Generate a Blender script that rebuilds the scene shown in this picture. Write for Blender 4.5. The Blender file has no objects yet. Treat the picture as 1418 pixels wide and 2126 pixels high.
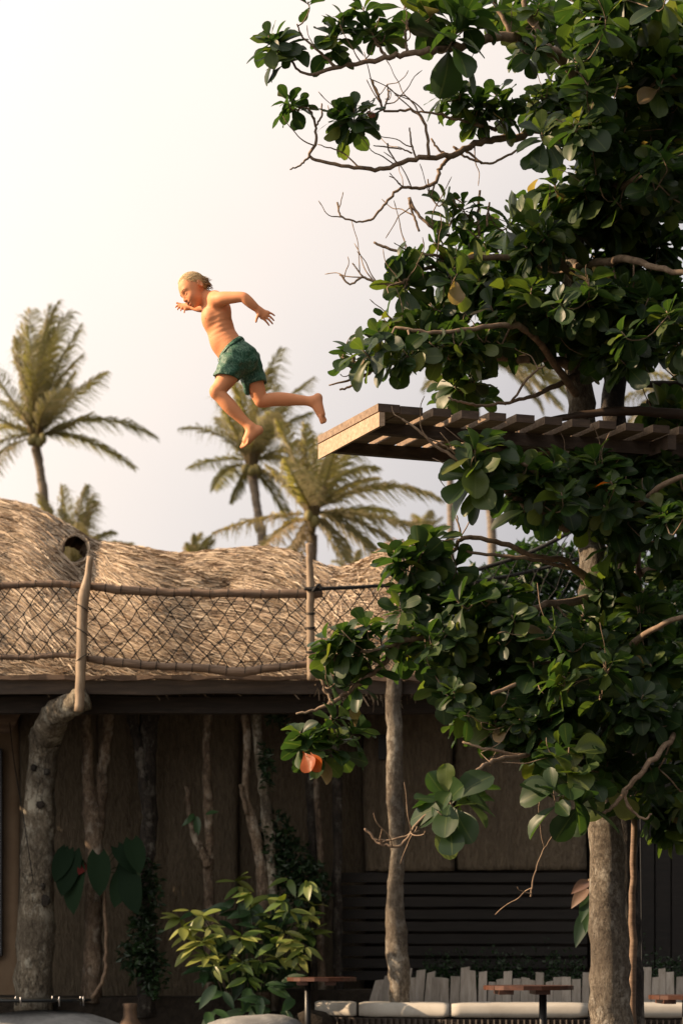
import bpy, math, random
import numpy as np
from mathutils import Vector, Matrix

# ------------------------------------------------------------------ camera, sky, sun, exposure
scene = bpy.context.scene
FPX, HX, HY, EYE = 4135.0, 709.0, 1990.0, 0.85      # focal length in photo pixels, vanishing point, eye height
cam_data = bpy.data.cameras.new('camera')
cam = bpy.data.objects.new('camera', cam_data)
scene.collection.objects.link(cam)
scene.camera = cam
cam.location = (0, 0, EYE)
cam.rotation_euler = (math.radians(90), 0, 0)
cam_data.sensor_fit = 'AUTO'
cam_data.sensor_width = 36.0
cam_data.lens = FPX / 2126.0 * 36.0
cam_data.shift_y = (HY - 1063.0) / 2126.0
cam_data.clip_end = 3000
cam_data.dof.use_dof = True
cam_data.dof.focus_distance = 11.2
cam_data.dof.aperture_fstop = 2.7

SUN = Vector((-0.87, -0.03, 0.46)).normalized()     # direction towards the sun
GLOW = Vector((-0.88, 0.09, 0.46)).normalized()     # thinnest part of the cloud veil, beside the sun
sun_el = math.asin(SUN.z)
sun_az = math.atan2(SUN.x, SUN.y)                     # clockwise from +y
world = bpy.data.worlds.new('World')
scene.world = world
world.use_nodes = True
wt = world.node_tree
for n in list(wt.nodes): wt.nodes.remove(n)
def wn(t, **k):
    n = wt.nodes.new(t)
    for a, b in k.items(): setattr(n, a, b)
    return n
wout = wn('ShaderNodeOutputWorld'); bg = wn('ShaderNodeBackground')
bg.inputs['Strength'].default_value = 0.1
sky = wn('ShaderNodeTexSky', sky_type='NISHITA')
sky.sun_disc = False
sky.sun_elevation = sun_el
sky.sun_rotation = sun_az
sky.air_density = 1.4; sky.dust_density = 4.0; sky.ozone_density = 1.0
# thin even cloud over the whole sky: brightest and warmest round the veiled sun, greyer away from it
tc = wn('ShaderNodeTexCoord')
dot = wn('ShaderNodeVectorMath', operation='DOT_PRODUCT'); dot.inputs[1].default_value = GLOW + Vector((0, 0, .30))     # and thinner, brighter cloud overhead
wt.links.new(tc.outputs['Generated'], dot.inputs[0])
cn = wn('ShaderNodeTexNoise'); cn.inputs['Scale'].default_value = 2.4; cn.inputs['Detail'].default_value = 5
wt.links.new(tc.outputs['Generated'], cn.inputs['Vector'])
mr = wn('ShaderNodeMath', operation='MULTIPLY_ADD'); mr.inputs[1].default_value = 0.24; mr.inputs[2].default_value = -0.12
wt.links.new(cn.outputs['Fac'], mr.inputs[0])
ad = wn('ShaderNodeMath', operation='ADD')
wt.links.new(dot.outputs['Value'], ad.inputs[0]); wt.links.new(mr.outputs[0], ad.inputs[1])
mp = wn('ShaderNodeMapRange'); mp.inputs['From Min'].default_value = -1; mp.inputs['From Max'].default_value = 1
wt.links.new(ad.outputs[0], mp.inputs['Value'])
rp = wn('ShaderNodeValToRGB'); rp.color_ramp.interpolation = 'B_SPLINE'
SKYR = [(-1.0, (.034, .034, .035)), (-.34, (.054, .052, .053)), (-.12, (.112, .107, .108)), (.05, (.225, .221, .240)), (.17, (.360, .344, .354)),
        (.29, (.550, .505, .482)), (.42, (.685, .600, .532)), (.60, (.76, .715, .668))]
el = rp.color_ramp.elements
for i, (p, c) in enumerate(SKYR):
    e = el[i] if i < 2 else el.new((p + 1) / 2)
    e.position = (p + 1) / 2
    e.color = (*[v / 2 for v in c], 1)
wt.links.new(mp.outputs[0], rp.inputs['Fac'])
up = wn('ShaderNodeVectorMath', operation='SCALE'); up.inputs['Scale'].default_value = 20.0
wt.links.new(rp.outputs['Color'], up.inputs[0])
mx = wn('ShaderNodeMix', data_type='RGBA'); mx.inputs['Factor'].default_value = 0.94
wt.links.new(sky.outputs['Color'], mx.inputs['A']); wt.links.new(up.outputs['Vector'], mx.inputs['B'])
wt.links.new(mx.outputs['Result'], bg.inputs['Color'])
wt.links.new(bg.outputs[0], wout.inputs['Surface'])

sd = bpy.data.lights.new('sun', 'SUN'); sd.energy = 5.0; sd.angle = math.radians(0.9); sd.color = (1.0, .72, .46)
so = bpy.data.objects.new('sun', sd); scene.collection.objects.link(so)
so.rotation_euler = SUN.to_track_quat('Z', 'Y').to_euler()
so.location = (-8, 4, 9)

scene.view_settings.view_transform = 'Standard'
scene.view_settings.look = 'None'
scene.view_settings.exposure = 0.75
scene.view_settings.gamma = 1.0
scene.render.engine = 'CYCLES'
scene.cycles.max_bounces = 8
scene.cycles.transparent_max_bounces = 8
scene.cycles.use_denoising = True
scene.cycles.sample_clamp_indirect = 6.0

# ------------------------------------------------------------------ helpers
COL = scene.collection
RNG = np.random.default_rng(7)
random.seed(7)
def P(px, py, D):
    """the point at distance D (metres in front of the camera) that stands at photo pixel (px, py)"""
    return np.array(((px - HX) / FPX * D, D, EYE + (HY - py) / FPX * D))
def mpp(D): return D / FPX          # metres per photo pixel at distance D
def nrm(v):
    v = np.asarray(v, float); return v / (np.linalg.norm(v) + 1e-12)

class MB:
    """collects quads and triangles (triangles as quads with a repeated corner are avoided: kept apart)"""
    def __init__(s): s.v = []; s.f = []; s.n = 0; s.t = []
    def add(s, v, f, tint=None):
        v = np.asarray(v, float).reshape(-1, 3)
        s.v.append(v)
        for k in f: s.f.append(tuple(int(i) + s.n for i in k))
        s.n += len(v)
        s.t.append(np.full(len(v), .5 if tint is None else tint) if np.ndim(tint) == 0 else np.asarray(tint, float))
        return s
    def box(s, c, size, rot=None, tint=None):
        x, y, z = np.asarray(size, float) / 2
        v = np.array([[-x,-y,-z],[x,-y,-z],[x,y,-z],[-x,y,-z],[-x,-y,z],[x,-y,z],[x,y,z],[-x,y,z]])
        if rot is not None: v = v @ np.asarray(rot).T
        return s.add(v + np.asarray(c, float), [(0,3,2,1),(4,5,6,7),(0,1,5,4),(1,2,6,5),(2,3,7,6),(3,0,4,7)], tint)
    def hexa(s, lo, hi, tint=None):
        """eight corners: four of the lower face (in order) and the four above them"""
        return s.add(np.array(list(lo) + list(hi)), [(3,2,1,0),(4,5,6,7),(0,1,5,4),(1,2,6,5),(2,3,7,6),(3,0,4,7)], tint)
    def tube(s, pts, rad, sides=8, jit=0.0, tint=None, caps=True, rng=None, squash=None):
        v, f = tube_np(pts, rad, sides, jit, caps, rng, squash)
        return s.add(v, f, tint)
    def build(s, name, mat, parent=None, smooth=True):
        return obj_np(name, np.concatenate(s.v), s.f, mat, parent, smooth, np.concatenate(s.t))

def tube_np(pts, rad, sides=8, jit=0.0, caps=True, rng=None, squash=None):
    pts = np.asarray(pts, float); n = len(pts)
    rad = np.broadcast_to(np.asarray(rad, float), (n,)).copy()
    T = np.gradient(pts, axis=0); T /= np.linalg.norm(T, axis=1)[:, None] + 1e-12
    ref = np.array((0, 0, 1.0)) if abs(T[0][2]) < .9 else np.array((1.0, 0, 0))
    N = np.zeros_like(T)
    a = np.cross(T[0], ref); a /= np.linalg.norm(a)
    for i in range(n):
        a = a - T[i] * a.dot(T[i]); a /= np.linalg.norm(a) + 1e-12
        N[i] = a
    B = np.cross(T, N)
    th = np.arange(sides) / sides * 2 * math.pi
    ring = N[:, None, :] * np.cos(th)[None, :, None] + B[:, None, :] * np.sin(th)[None, :, None] * (squash or 1)
    r = rad[:, None] * np.ones((1, sides))
    if jit:
        r = r * (1 + jit * (rng or RNG).normal(size=(n, sides)))
    v = pts[:, None, :] + ring * r[:, :, None]
    v = v.reshape(-1, 3)
    if caps:
        v = np.concatenate([v, pts[:1] - T[:1] * rad[0] * .25, pts[-1:] + T[-1:] * rad[-1] * .25])
    f = []
    for i in range(n - 1):
        for j in range(sides):
            k = (j + 1) % sides
            f.append((i*sides+j, i*sides+k, (i+1)*sides+k, (i+1)*sides+j))
    if caps:
        c0, c1 = n * sides, n * sides + 1
        for j in range(sides):
            k = (j + 1) % sides
            f.append((c0, k, j)); f.append((c1, (n-1)*sides+j, (n-1)*sides+k))
    return v, f

def mesh_np(name, v, f, mat, smooth=True, tint=None, across=None):
    me = bpy.data.meshes.new(name)
    v = np.asarray(v, np.float32)
    me.vertices.add(len(v)); me.vertices.foreach_set('co', v.ravel())
    if isinstance(f, np.ndarray):
        ls = np.arange(0, f.size, f.shape[1]); idx = f.ravel()
    else:
        ln = np.fromiter((len(k) for k in f), int, len(f)); ls = np.concatenate([[0], np.cumsum(ln)[:-1]])
        idx = np.fromiter((i for k in f for i in k), int, int(ln.sum()))
    me.loops.add(len(idx)); me.loops.foreach_set('vertex_index', idx.astype(np.int32))
    me.polygons.add(len(ls)); me.polygons.foreach_set('loop_start', ls.astype(np.int32))
    me.polygons.foreach_set('use_smooth', np.full(len(ls), smooth, bool))
    if tint is not None:
        at = me.attributes.new('tint', 'FLOAT', 'POINT'); at.data.foreach_set('value', np.asarray(tint, np.float32))
    if across is not None:
        at = me.attributes.new('across', 'FLOAT', 'POINT'); at.data.foreach_set('value', np.asarray(across, np.float32))
    me.update(calc_edges=True)
    me.validate(clean_customdata=False)
    if mat is not None: me.materials.append(mat)
    return me

def link(name, me, parent=None):
    o = bpy.data.objects.new(name, me); COL.objects.link(o)
    if parent is not None:
        o.parent = parent
        o.matrix_parent_inverse = PINV[parent.name] if parent.name in PINV else parent.matrix_basis.inverted()
    return o
PINV = {}
def obj_np(name, v, f, mat, parent=None, smooth=True, tint=None, across=None):
    return link(name, mesh_np(name, v, f, mat, smooth, tint, across), parent)
def empty(name, loc):
    o = bpy.data.objects.new(name, None); COL.objects.link(o)
    o.location = loc; o.empty_display_size = .1
    PINV[o.name] = Matrix.Translation(Vector(loc)).inverted()
    return o
def tag(o, label=None, cat=None, group=None, kind=None):
    if label: o['label'] = label
    if cat: o['category'] = cat
    if group: o['group'] = group
    if kind: o['kind'] = kind
    return o

def spline(pts, n):
    """Catmull-Rom through pts, n samples"""
    p = np.asarray(pts, float)
    p = np.concatenate([[2*p[0]-p[1]], p, [2*p[-1]-p[-2]]])
    seg = len(p) - 3
    t = np.linspace(0, seg, n); i = np.minimum(t.astype(int), seg - 1); u = (t - i)[:, None]
    a, b, c, d = p[i], p[i+1], p[i+2], p[i+3]
    return .5*((2*b)+(-a+c)*u+(2*a-5*b+4*c-d)*u**2+(-a+3*b-3*c+d)*u**3)

# ------------------------------------------------------------------ materials
def new_mat(name):
    m = bpy.data.materials.new(name); m.use_nodes = True
    t = m.node_tree; b = t.nodes['Principled BSDF']
    return m, t, b
def nd(t, typ, **k):
    n = t.nodes.new(typ)
    for a, b in k.items():
        if a in n.inputs.keys(): n.inputs[a].default_value = b
        else: setattr(n, a, b)
    return n
def ramp(t, stops, src):
    r = t.nodes.new('ShaderNodeValToRGB'); e = r.color_ramp.elements
    for i, (p, c) in enumerate(stops):
        q = e[i] if i < 2 else e.new(p)
        q.position = p; q.color = (*c, 1)
    t.links.new(src, r.inputs['Fac']); return r.outputs['Color']
def coords(t, scale=(1, 1, 1), kind='Object', rot=(0, 0, 0)):
    c = t.nodes.new('ShaderNodeTexCoord'); m = t.nodes.new('ShaderNodeMapping')
    m.inputs['Scale'].default_value = scale; m.inputs['Rotation'].default_value = rot
    t.links.new(c.outputs[kind], m.inputs['Vector']); return m.outputs['Vector']
def noise(t, vec, scale, detail=6, rough=.6, dist=0.0):
    n = nd(t, 'ShaderNodeTexNoise', Scale=scale, Detail=detail, Roughness=rough, Distortion=dist)
    t.links.new(vec, n.inputs['Vector']); return n.outputs['Fac']
def math_n(t, op, a, b=None, c=None):
    n = t.nodes.new('ShaderNodeMath'); n.operation = op
    for i, x in enumerate((a, b, c)):
        if x is None: continue
        if isinstance(x, (int, float)): n.inputs[i].default_value = x
        else: t.links.new(x, n.inputs[i])
    return n.outputs[0]
def mixc(t, fac, a, b, blend='MIX'):
    n = t.nodes.new('ShaderNodeMix'); n.data_type = 'RGBA'; n.blend_type = blend
    for key, x in (('Factor', fac), ('A', a), ('B', b)):
        if isinstance(x, (int, float)): n.inputs[key].default_value = x
        elif isinstance(x, tuple): n.inputs[key].default_value = (*x, 1) if len(x) == 3 else x
        else: t.links.new(x, n.inputs[key])
    return n.outputs['Result']
def bump(t, b, height, strength=.4, dist=.02):
    n = nd(t, 'ShaderNodeBump', Strength=strength, Distance=dist)
    t.links.new(height, n.inputs['Height']); t.links.new(n.outputs[0], b.inputs['Normal'])
def attr(t, name='tint'):
    n = t.nodes.new('ShaderNodeAttribute'); n.attribute_name = name; return n.outputs['Fac']

def grain_mat(name, dark, mid, light, scale=(3, 3, 20), ns=3.0, rough=.75, bs=.5, bd=.01, tintamt=.25, kind='Object', spots=None):
    """wood, bark, clay: two octaves of stretched noise, tinted by the tint attribute"""
    m, t, b = new_mat(name)
    v = coords(t, scale, kind)
    n1 = noise(t, v, ns, 8, .65, .4)
    c = ramp(t, [(.30, dark), (.5, mid), (.68, light)], n1)
    v2 = coords(t, (1, 1, 1), kind)
    n2 = noise(t, v2, 2.2, 4)
    c = mixc(t, math_n(t, 'MULTIPLY', n2, .55), c, tuple(x * .45 for x in mid), 'MIX')
    if spots:
        col, sc, th = spots
        n3 = noise(t, v2, sc, 5, .7)
        c = mixc(t, ramp(t, [(th, (0, 0, 0)), (th + .08, (1, 1, 1))], n3), c, col)
    tv = math_n(t, 'MULTIPLY_ADD', attr(t), tintamt * 2, 1 - tintamt)
    mul = t.nodes.new('ShaderNodeVectorMath'); mul.operation = 'SCALE'
    t.links.new(c, mul.inputs[0]); t.links.new(tv, mul.inputs['Scale'])
    t.links.new(mul.outputs[0], b.inputs['Base Color'])
    b.inputs['Roughness'].default_value = rough
    bump(t, b, n1, bs, bd)
    return m
M = {}
M['plank'] = grain_mat('weathered_plank', (.26,.16,.10), (.42,.29,.19), (.55,.41,.285), (4, 40, 40), 1.2, .7, .35, .004)
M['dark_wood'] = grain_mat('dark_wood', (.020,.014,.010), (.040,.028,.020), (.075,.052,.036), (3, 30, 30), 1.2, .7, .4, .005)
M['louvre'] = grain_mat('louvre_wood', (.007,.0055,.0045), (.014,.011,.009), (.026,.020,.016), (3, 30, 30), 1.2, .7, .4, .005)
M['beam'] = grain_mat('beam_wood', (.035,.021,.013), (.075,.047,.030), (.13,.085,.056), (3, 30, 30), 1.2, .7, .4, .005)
M['pole'] = grain_mat('peeled_pole', (.20,.13,.08), (.36,.26,.17), (.50,.38,.26), (25, 25, 3), 1.4, .65, .35, .004)
M['rail'] = grain_mat('rail_bark', (.10,.06,.035), (.22,.14,.09), (.34,.23,.15), (3, 30, 30), 1.4, .7, .5, .005)
def bark_mat(name, dark, mid, light, patch, sc=1.0, crack=.055):
    """rough bark: broken plates, dark fissures, lichen patches, fine speckle"""
    m, t, b = new_mat(name)
    v = coords(t, (1, 1, .42))
    n0 = nd(t, 'ShaderNodeTexNoise', Scale=9.0 * sc, Detail=5, Roughness=.7); t.links.new(v, n0.inputs['Vector'])
    w = t.nodes.new('ShaderNodeVectorMath'); w.operation = 'MULTIPLY_ADD'; w.inputs[1].default_value = (.16, .16, .16)
    t.links.new(n0.outputs['Color'], w.inputs[0]); t.links.new(v, w.inputs[2])
    vo = nd(t, 'ShaderNodeTexVoronoi', Scale=15.0 * sc); vo.feature = 'DISTANCE_TO_EDGE'; t.links.new(w.outputs[0], vo.inputs['Vector'])
    n1 = noise(t, coords(t, (1, 1, .6)), 26 * sc, 8, .75, .2)
    c = ramp(t, [(.33, dark), (.5, mid), (.66, light)], n1)
    n2 = noise(t, coords(t, (1, 1, .7)), 6.5 * sc, 6, .7)
    c = mixc(t, ramp(t, [(.52, (0, 0, 0)), (.60, (1, 1, 1))], n2), c, patch)
    n4 = noise(t, coords(t, (1, 1, 1)), 2.3, 3)
    c = mixc(t, ramp(t, [(.42, (0, 0, 0)), (.62, (.6, .6, .6))], n4), c, dark)
    n3 = noise(t, v, 3.4 * sc, 3)
    ck = math_n(t, 'MULTIPLY', ramp(t, [(0.0, (1, 1, 1)), (crack, (0, 0, 0))], vo.outputs['Distance']), ramp(t, [(.42, (0, 0, 0)), (.55, (1, 1, 1))], n3))
    c = mixc(t, math_n(t, 'MULTIPLY', ck, .75), c, tuple(x * .5 for x in dark))
    sp_ = noise(t, coords(t, (1, 1, 1)), 95 * sc, 4, .8)
    c = mixc(t, ramp(t, [(.60, (0, 0, 0)), (.68, (.8, .8, .8))], sp_), c, tuple(x * .4 for x in dark))
    tv = math_n(t, 'MULTIPLY_ADD', attr(t), .5, .75)
    mul = t.nodes.new('ShaderNodeVectorMath'); mul.operation = 'SCALE'; t.links.new(c, mul.inputs[0]); t.links.new(tv, mul.inputs['Scale'])
    t.links.new(mul.outputs[0], b.inputs['Base Color']); b.inputs['Roughness'].default_value = .92
    h = math_n(t, 'SUBTRACT', math_n(t, 'MULTIPLY_ADD', n1, .8, n2), ck)
    bump(t, b, h, .8, .022)
    return m
M['bark_pale'] = bark_mat('bark_pale', (.055,.042,.031), (.165,.135,.10), (.30,.265,.21), (.33,.30,.25), 1.7, .03)
M['bark_col'] = bark_mat('bark_column', (.060,.047,.033), (.21,.175,.125), (.38,.335,.26), (.44,.41,.33), 1.5, .05)
M['bark_red'] = bark_mat('bark_red', (.065,.043,.028), (.22,.16,.108), (.37,.29,.21), (.42,.36,.285), 1.3)
M['bark_dark'] = bark_mat('bark_dark', (.012,.010,.008), (.040,.031,.024), (.09,.072,.056), (.17,.155,.13), 1.3)
M['twig'] = grain_mat('twig_bark', (.10,.065,.042), (.25,.17,.11), (.38,.28,.185), (20, 20, 20), 1.2, .8, .5, .004)
M['clay'] = grain_mat('carved_clay', (.13,.10,.066), (.215,.168,.112), (.28,.225,.155), (15, 15, 4.5), 2.6, .85, 1.0, .06, .12)
M['clay_tan'] = grain_mat('tan_plaster', (.30,.20,.12), (.36,.25,.155), (.40,.285,.18), (2, 2, 2), 2, .85, .15, .01, .1)
M['grey_plank'] = grain_mat('grey_plank', (.24,.21,.18), (.36,.325,.285), (.46,.42,.38), (30, 30, 3), 1.2, .8, .3, .004)
M['red_wood'] = grain_mat('red_wood', (.045,.016,.009), (.09,.032,.017), (.13,.05,.027), (3, 25, 25), 1.2, .45, .2, .003)
M['cushion'] = grain_mat('cushion_cloth', (.44,.41,.36), (.50,.47,.415), (.55,.52,.465), (4, 4, 4), 1.5, .9, .12, .01, .06)
M['stone'] = grain_mat('grey_stone', (.14,.14,.14), (.25,.25,.245), (.36,.36,.35), (3, 3, 6), 1.8, .85, .5, .03)
M['soil'] = grain_mat('soil', (.012,.009,.006), (.03,.022,.015), (.05,.038,.027), (9, 9, 9), 2, .95, .8, .03)
M['ground'] = grain_mat('ground', (.035,.034,.032), (.055,.053,.050), (.08,.077,.072), (1, 1, 1), 2.5, .9, .4, .02)
M['terracotta'] = grain_mat('terracotta', (.08,.05,.03), (.13,.08,.05), (.18,.115,.07), (5, 5, 5), 2, .8, .3, .01)

def plain(name, col, rough=.5, metal=0.0, spec=.5):
    m, t, b = new_mat(name)
    v = coords(t, (1, 1, 1))
    n1 = noise(t, v, 25, 4)
    c = mixc(t, math_n(t, 'MULTIPLY', n1, .5), col, tuple(x * .7 for x in col))
    t.links.new(c, b.inputs['Base Color'])
    b.inputs['Roughness'].default_value = rough; b.inputs['Metallic'].default_value = metal
    b.inputs['Specular IOR Level'].default_value = spec
    return m
M['rope'] = plain('black_rope', (.012, .011, .010), .8)
M['steel'] = plain('steel', (.42, .42, .43), .35, 1.0)
M['black'] = plain('black_paint', (.010, .010, .011), .4)
M['print'] = plain('pale_print', (.55, .60, .66), .3)

def leaf_mat(name, dark, mid, bright, special=None, rough=.38, trans=.45, spec=.5, veins=False):
    """leaf blade: colour by the tint attribute (0..1), glossy above, light passing through"""
    m, t, b = new_mat(name)
    a = attr(t)
    st = [(0.0, dark), (.45, mid), (.85, bright)]
    if special: st += special
    c = ramp(t, st, a)
    v = coords(t, (1, 1, 1))
    n1 = noise(t, v, 35, 4)
    c = mixc(t, math_n(t, 'MULTIPLY', n1, .45), c, tuple(x * .55 for x in mid))
    if veins:
        rib = ramp(t, [(.0, (.30, .30, .30)), (.09, (0, 0, 0))], attr(t, 'across'))
        c = mixc(t, rib, c, (.20, .24, .08))
    t.links.new(c, b.inputs['Base Color'])
    b.inputs['Roughness'].default_value = rough
    b.inputs['Specular IOR Level'].default_value = spec
    tr = t.nodes.new('ShaderNodeBsdfTranslucent')
    g = t.nodes.new('ShaderNodeMix'); g.data_type = 'RGBA'; g.blend_type = 'MULTIPLY'; g.inputs['Factor'].default_value = 1
    g.inputs['B'].default_value = (1.5, 1.6, .6, 1)
    t.links.new(c, g.inputs['A']); t.links.new(g.outputs['Result'], tr.inputs['Color'])
    ms = t.nodes.new('ShaderNodeMixShader'); ms.inputs[0].default_value = trans
    out = t.nodes['Material Output']
    t.links.new(b.outputs[0], ms.inputs[1]); t.links.new(tr.outputs[0], ms.inputs[2]); t.links.new(ms.outputs[0], out.inputs['Surface'])
    return m
M['leaf'] = leaf_mat('almond_leaf', (.018,.042,.016), (.040,.080,.026), (.118,.162,.040),
                     [(.93, (.15,.17,.035)), (.955, (.38,.27,.155)), (.985, (.50,.10,.015))], .42, .46, .45, True)
M['palm'] = leaf_mat('palm_leaf', (.13,.118,.075), (.225,.20,.125), (.34,.28,.175), [(.95, (.38,.28,.17))], .55, .5, .3)
M['pothos'] = leaf_mat('pothos_leaf', (.035,.080,.018), (.105,.165,.035), (.27,.29,.07), None, .4, .2)
M['philo'] = leaf_mat('philodendron_leaf', (.008,.020,.010), (.013,.030,.014), (.02,.042,.018), [(.95, (.14,.02,.02))], .7, .15, .08)
M['ivy'] = leaf_mat('ivy_leaf', (.010,.026,.010), (.018,.045,.016), (.035,.075,.022), None, .4, .25)
M['shrub'] = leaf_mat('shrub_leaf', (.012,.03,.010), (.03,.07,.018), (.07,.13,.03), None, .4, .35)

# straw: every straw its own shade
def straw_mat():
    m, t, b = new_mat('straw')
    c = ramp(t, [(0.0, (.075,.046,.026)), (.28, (.22,.145,.085)), (.6, (.43,.32,.205)), (1.0, (.68,.56,.41))], attr(t))
    n1 = noise(t, coords(t, (1, 1, 1)), 3.0, 4)
    c = mixc(t, math_n(t, 'MULTIPLY', n1, .5), c, (.24,.155,.095))
    t.links.new(c, b.inputs['Base Color']); b.inputs['Roughness'].default_value = .6
    return m
M['straw'] = straw_mat()
M['thatch'] = grain_mat('thatch_bed', (.07,.045,.026), (.15,.10,.06), (.22,.15,.09), (6, 6, 20), 3, .95, .8, .03)
# ------------------------------------------------------------------ ground
gm = MB()
gm.add([(-1500,-200,0),(1500,-200,0),(1500,2800,0),(-1500,2800,0)], [(0,1,2,3)])
tag(gm.build('ground', M['ground'], None, False), 'pale stone paving and sand around the house', None, None, 'structure')

# ------------------------------------------------------------------ thatched house
house = empty('thatched_house', (P(300, 1990, 16)[0], 16.0, 0))
tag(house, 'brown clay house with wavy thatched roof on tree trunk posts', 'house')

RX = np.array([-450,-260,-150,-60,0,60,110,150,190,260,330,385,430,500,560,600,640,690,730,770,800,840,870,900,935,1100])
RY = np.array([1120,1080,1050,1040,1043,1054,1080,1102,1128,1138,1151,1158,1151,1145,1143,1150,1170,1187,1182,1163,1146,1138,1160,1230,1350,1395])
def ridge(px):
    x = np.asarray(px, float); s = 0
    for d in (-16, -8, 0, 8, 16): s = s + np.interp(x + d, RX, RY)
    return s / 5
def roof_pt(px, v):
    """roof surface: v 0 at the eave, 1 at the crest, beyond 1 the back slope"""
    px = np.asarray(px, float); v = np.asarray(v, float)
    py = 1409 + (ridge(px) - 1409) * np.sin(np.pi / 2 * np.clip(v, 0, 2))
    w = np.sin(px * .0125 + 1.2) * .08 + np.sin(px * .031 + v * 3) * .03
    dent = np.exp(-((px - 165) / 42) ** 2 - ((py - 1200) / 40) ** 2) * .22 + np.exp(-((px - 470) / 34) ** 2 - ((py - 1222) / 17) ** 2) * .20
    D = 15.32 + 2.0 * np.clip(v, 0, 3) ** 1.35 + w * np.sin(np.pi * np.clip(v, 0, 1)) + dent
    return np.stack([(px - HX) / FPX * D, D, EYE + (HY - py) / FPX * D], -1), py
def in_hole(px, py):
    th_ = np.arctan2(py - 1141, px - 157); a = ((px - 157) / 27.0) ** 2 + ((py - 1141) / 27.0) ** 2
    return a < 1 + .22 * np.sin(3 * th_ + 1) + .12 * np.sin(5 * th_)
nu, nv = 340, 80
gu, gv = np.meshgrid(np.linspace(-420, 945, nu), np.linspace(0, 1.5, nv), indexing='ij')
pt, pyy = roof_pt(gu, gv)
V = pt.reshape(-1, 3)
ii, jj = np.meshgrid(np.arange(nu - 1), np.arange(nv - 1), indexing='ij')
cu, cy = (gu[:-1,:-1] + gu[1:,1:]) / 2, (pyy[:-1,:-1] + pyy[1:,1:]) / 2
keep = ~in_hole(cu, cy) & ~((gv[:-1, :-1] > 1.0) & (cu > 95) & (cu < 215) & (cy < 1185))
a = (ii * nv + jj)[keep]
F = np.stack([a, a + nv, a + nv + 1, a + 1], -1)
roof = obj_np('roof', V, F, M['thatch'], house)
solid = roof.modifiers.new('thickness', 'SOLIDIFY'); solid.thickness = .10; solid.offset = -1
# straws
N = 85000
sp = RNG.uniform(-190, 935, N); sv = RNG.uniform(-.01, 1.22, N) ** 1.0
c0, cpy = roof_pt(sp, np.maximum(sv, 0))
dx = (roof_pt(sp + 1, np.maximum(sv, 0))[0] - c0); dx /= np.linalg.norm(dx, axis=1)[:, None]
dv = (roof_pt(sp, np.maximum(sv, 0) + .01)[0] - c0); dv /= np.linalg.norm(dv, axis=1)[:, None]
nn = np.cross(dx, dv); nn /= np.linalg.norm(nn, axis=1)[:, None]
nn[nn[:, 2] < 0] *= -1
ang = np.radians(33 + 9 * np.sin(sp * .011 + .6) + 8 * np.sin(sv * 7 + sp * .017) + RNG.normal(0, 9, N))
ang = np.where(sv < .10, np.radians(RNG.normal(16, 14, N)), ang)                 # laid flatter along the eave
ang = np.where((sp > 660) & (RNG.random(N) < .5), np.radians(RNG.normal(75, 25, N)), ang)
ang = np.where((sp > 215) & (sp < 430) & (sv > .45), ang + .12, ang)
sg = np.where(RNG.random(N) < .07, -1, 1)
dirn = dx * np.cos(ang)[:, None] * sg[:, None] - dv * np.sin(ang)[:, None]
L = RNG.uniform(.16, .42, N); W = np.where(RNG.random(N) < .80, RNG.uniform(.0022, .0046, N), RNG.uniform(.0050, .0080, N)); L = np.where(W > .0049, L * 1.2, L)
side = np.cross(nn, dirn); side /= np.linalg.norm(side, axis=1)[:, None]
roll = RNG.normal(0, .5, N)[:, None]
side = side * np.cos(roll) + nn * np.sin(roll)
lift0, lift1 = RNG.uniform(.000, .018, N), RNG.uniform(.008, .050, N)
mid = RNG.normal(0, .012, N)
p0 = c0 - dirn * L[:, None] * .5 + nn * lift0[:, None]
p2 = c0 + dirn * L[:, None] * .5 + nn * lift1[:, None] - np.array([0, 0, 1]) * (L * .05)[:, None]
p1 = (p0 + p2) / 2 + nn * .008 + side * mid[:, None]
def clear(p): x = HX + FPX * p[:, 0] / p[:, 1]; y = HY - FPX * (p[:, 2] - EYE) / p[:, 1]; return ((x - 157) / 25) ** 2 + ((y - 1141) / 27) ** 2 > 1
ok = ~((sv > .98) & (sp > 100) & (sp < 210) & (cpy < 1185) & (sv > 1.04)) & clear(p0) & clear(p1) & clear(p2) & clear((p0 + p1) / 2) & clear((p1 + p2) / 2)
q = np.stack([p0 - side*W[:,None], p0 + side*W[:,None], p1 - side*W[:,None]*1.1, p1 + side*W[:,None]*1.1, p2 - side*W[:,None]*.35, p2 + side*W[:,None]*.35], 1)[ok]
n_ = len(q); b0 = np.arange(n_)[:, None] * 6
F = np.concatenate([b0 + np.array([[0,1,3,2]]), b0 + np.array([[2,3,5,4]])])
tt = np.repeat(np.clip(RNG.beta(1.3, 1.15, n_), 0, 1), 6)
tag(obj_np('straw_thatch', q.reshape(-1, 3), F, M['straw'], roof, False, tt), kind='stuff')
# frayed ring of straw round the opening in the roof
rm = MB()
for k in range(150):
    a = RNG.uniform(0, 2 * math.pi)
    px, py = 157 + 25 * math.cos(a), 1141 + 27 * math.sin(a)
    v = 2 / math.pi * math.asin(min(1, max(0, (py - 1409) / (float(ridge(px)) - 1409))))
    c = roof_pt(px, v)[0]
    t = np.array([-math.sin(a), RNG.uniform(-.5, .5), -math.cos(a)]) * RNG.uniform(.05, .12)
    o = np.array([math.cos(a), RNG.uniform(-2.5, .5), -math.sin(a)]) * RNG.uniform(0, .02)
    rm.tube([c - t * .5 + o, c + o * 1.2, c + t * .5 + o], [.004, .005, .002], 4, tint=RNG.uniform(.3, 1))
rm.build('opening_rim', M['straw'], roof)

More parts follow.
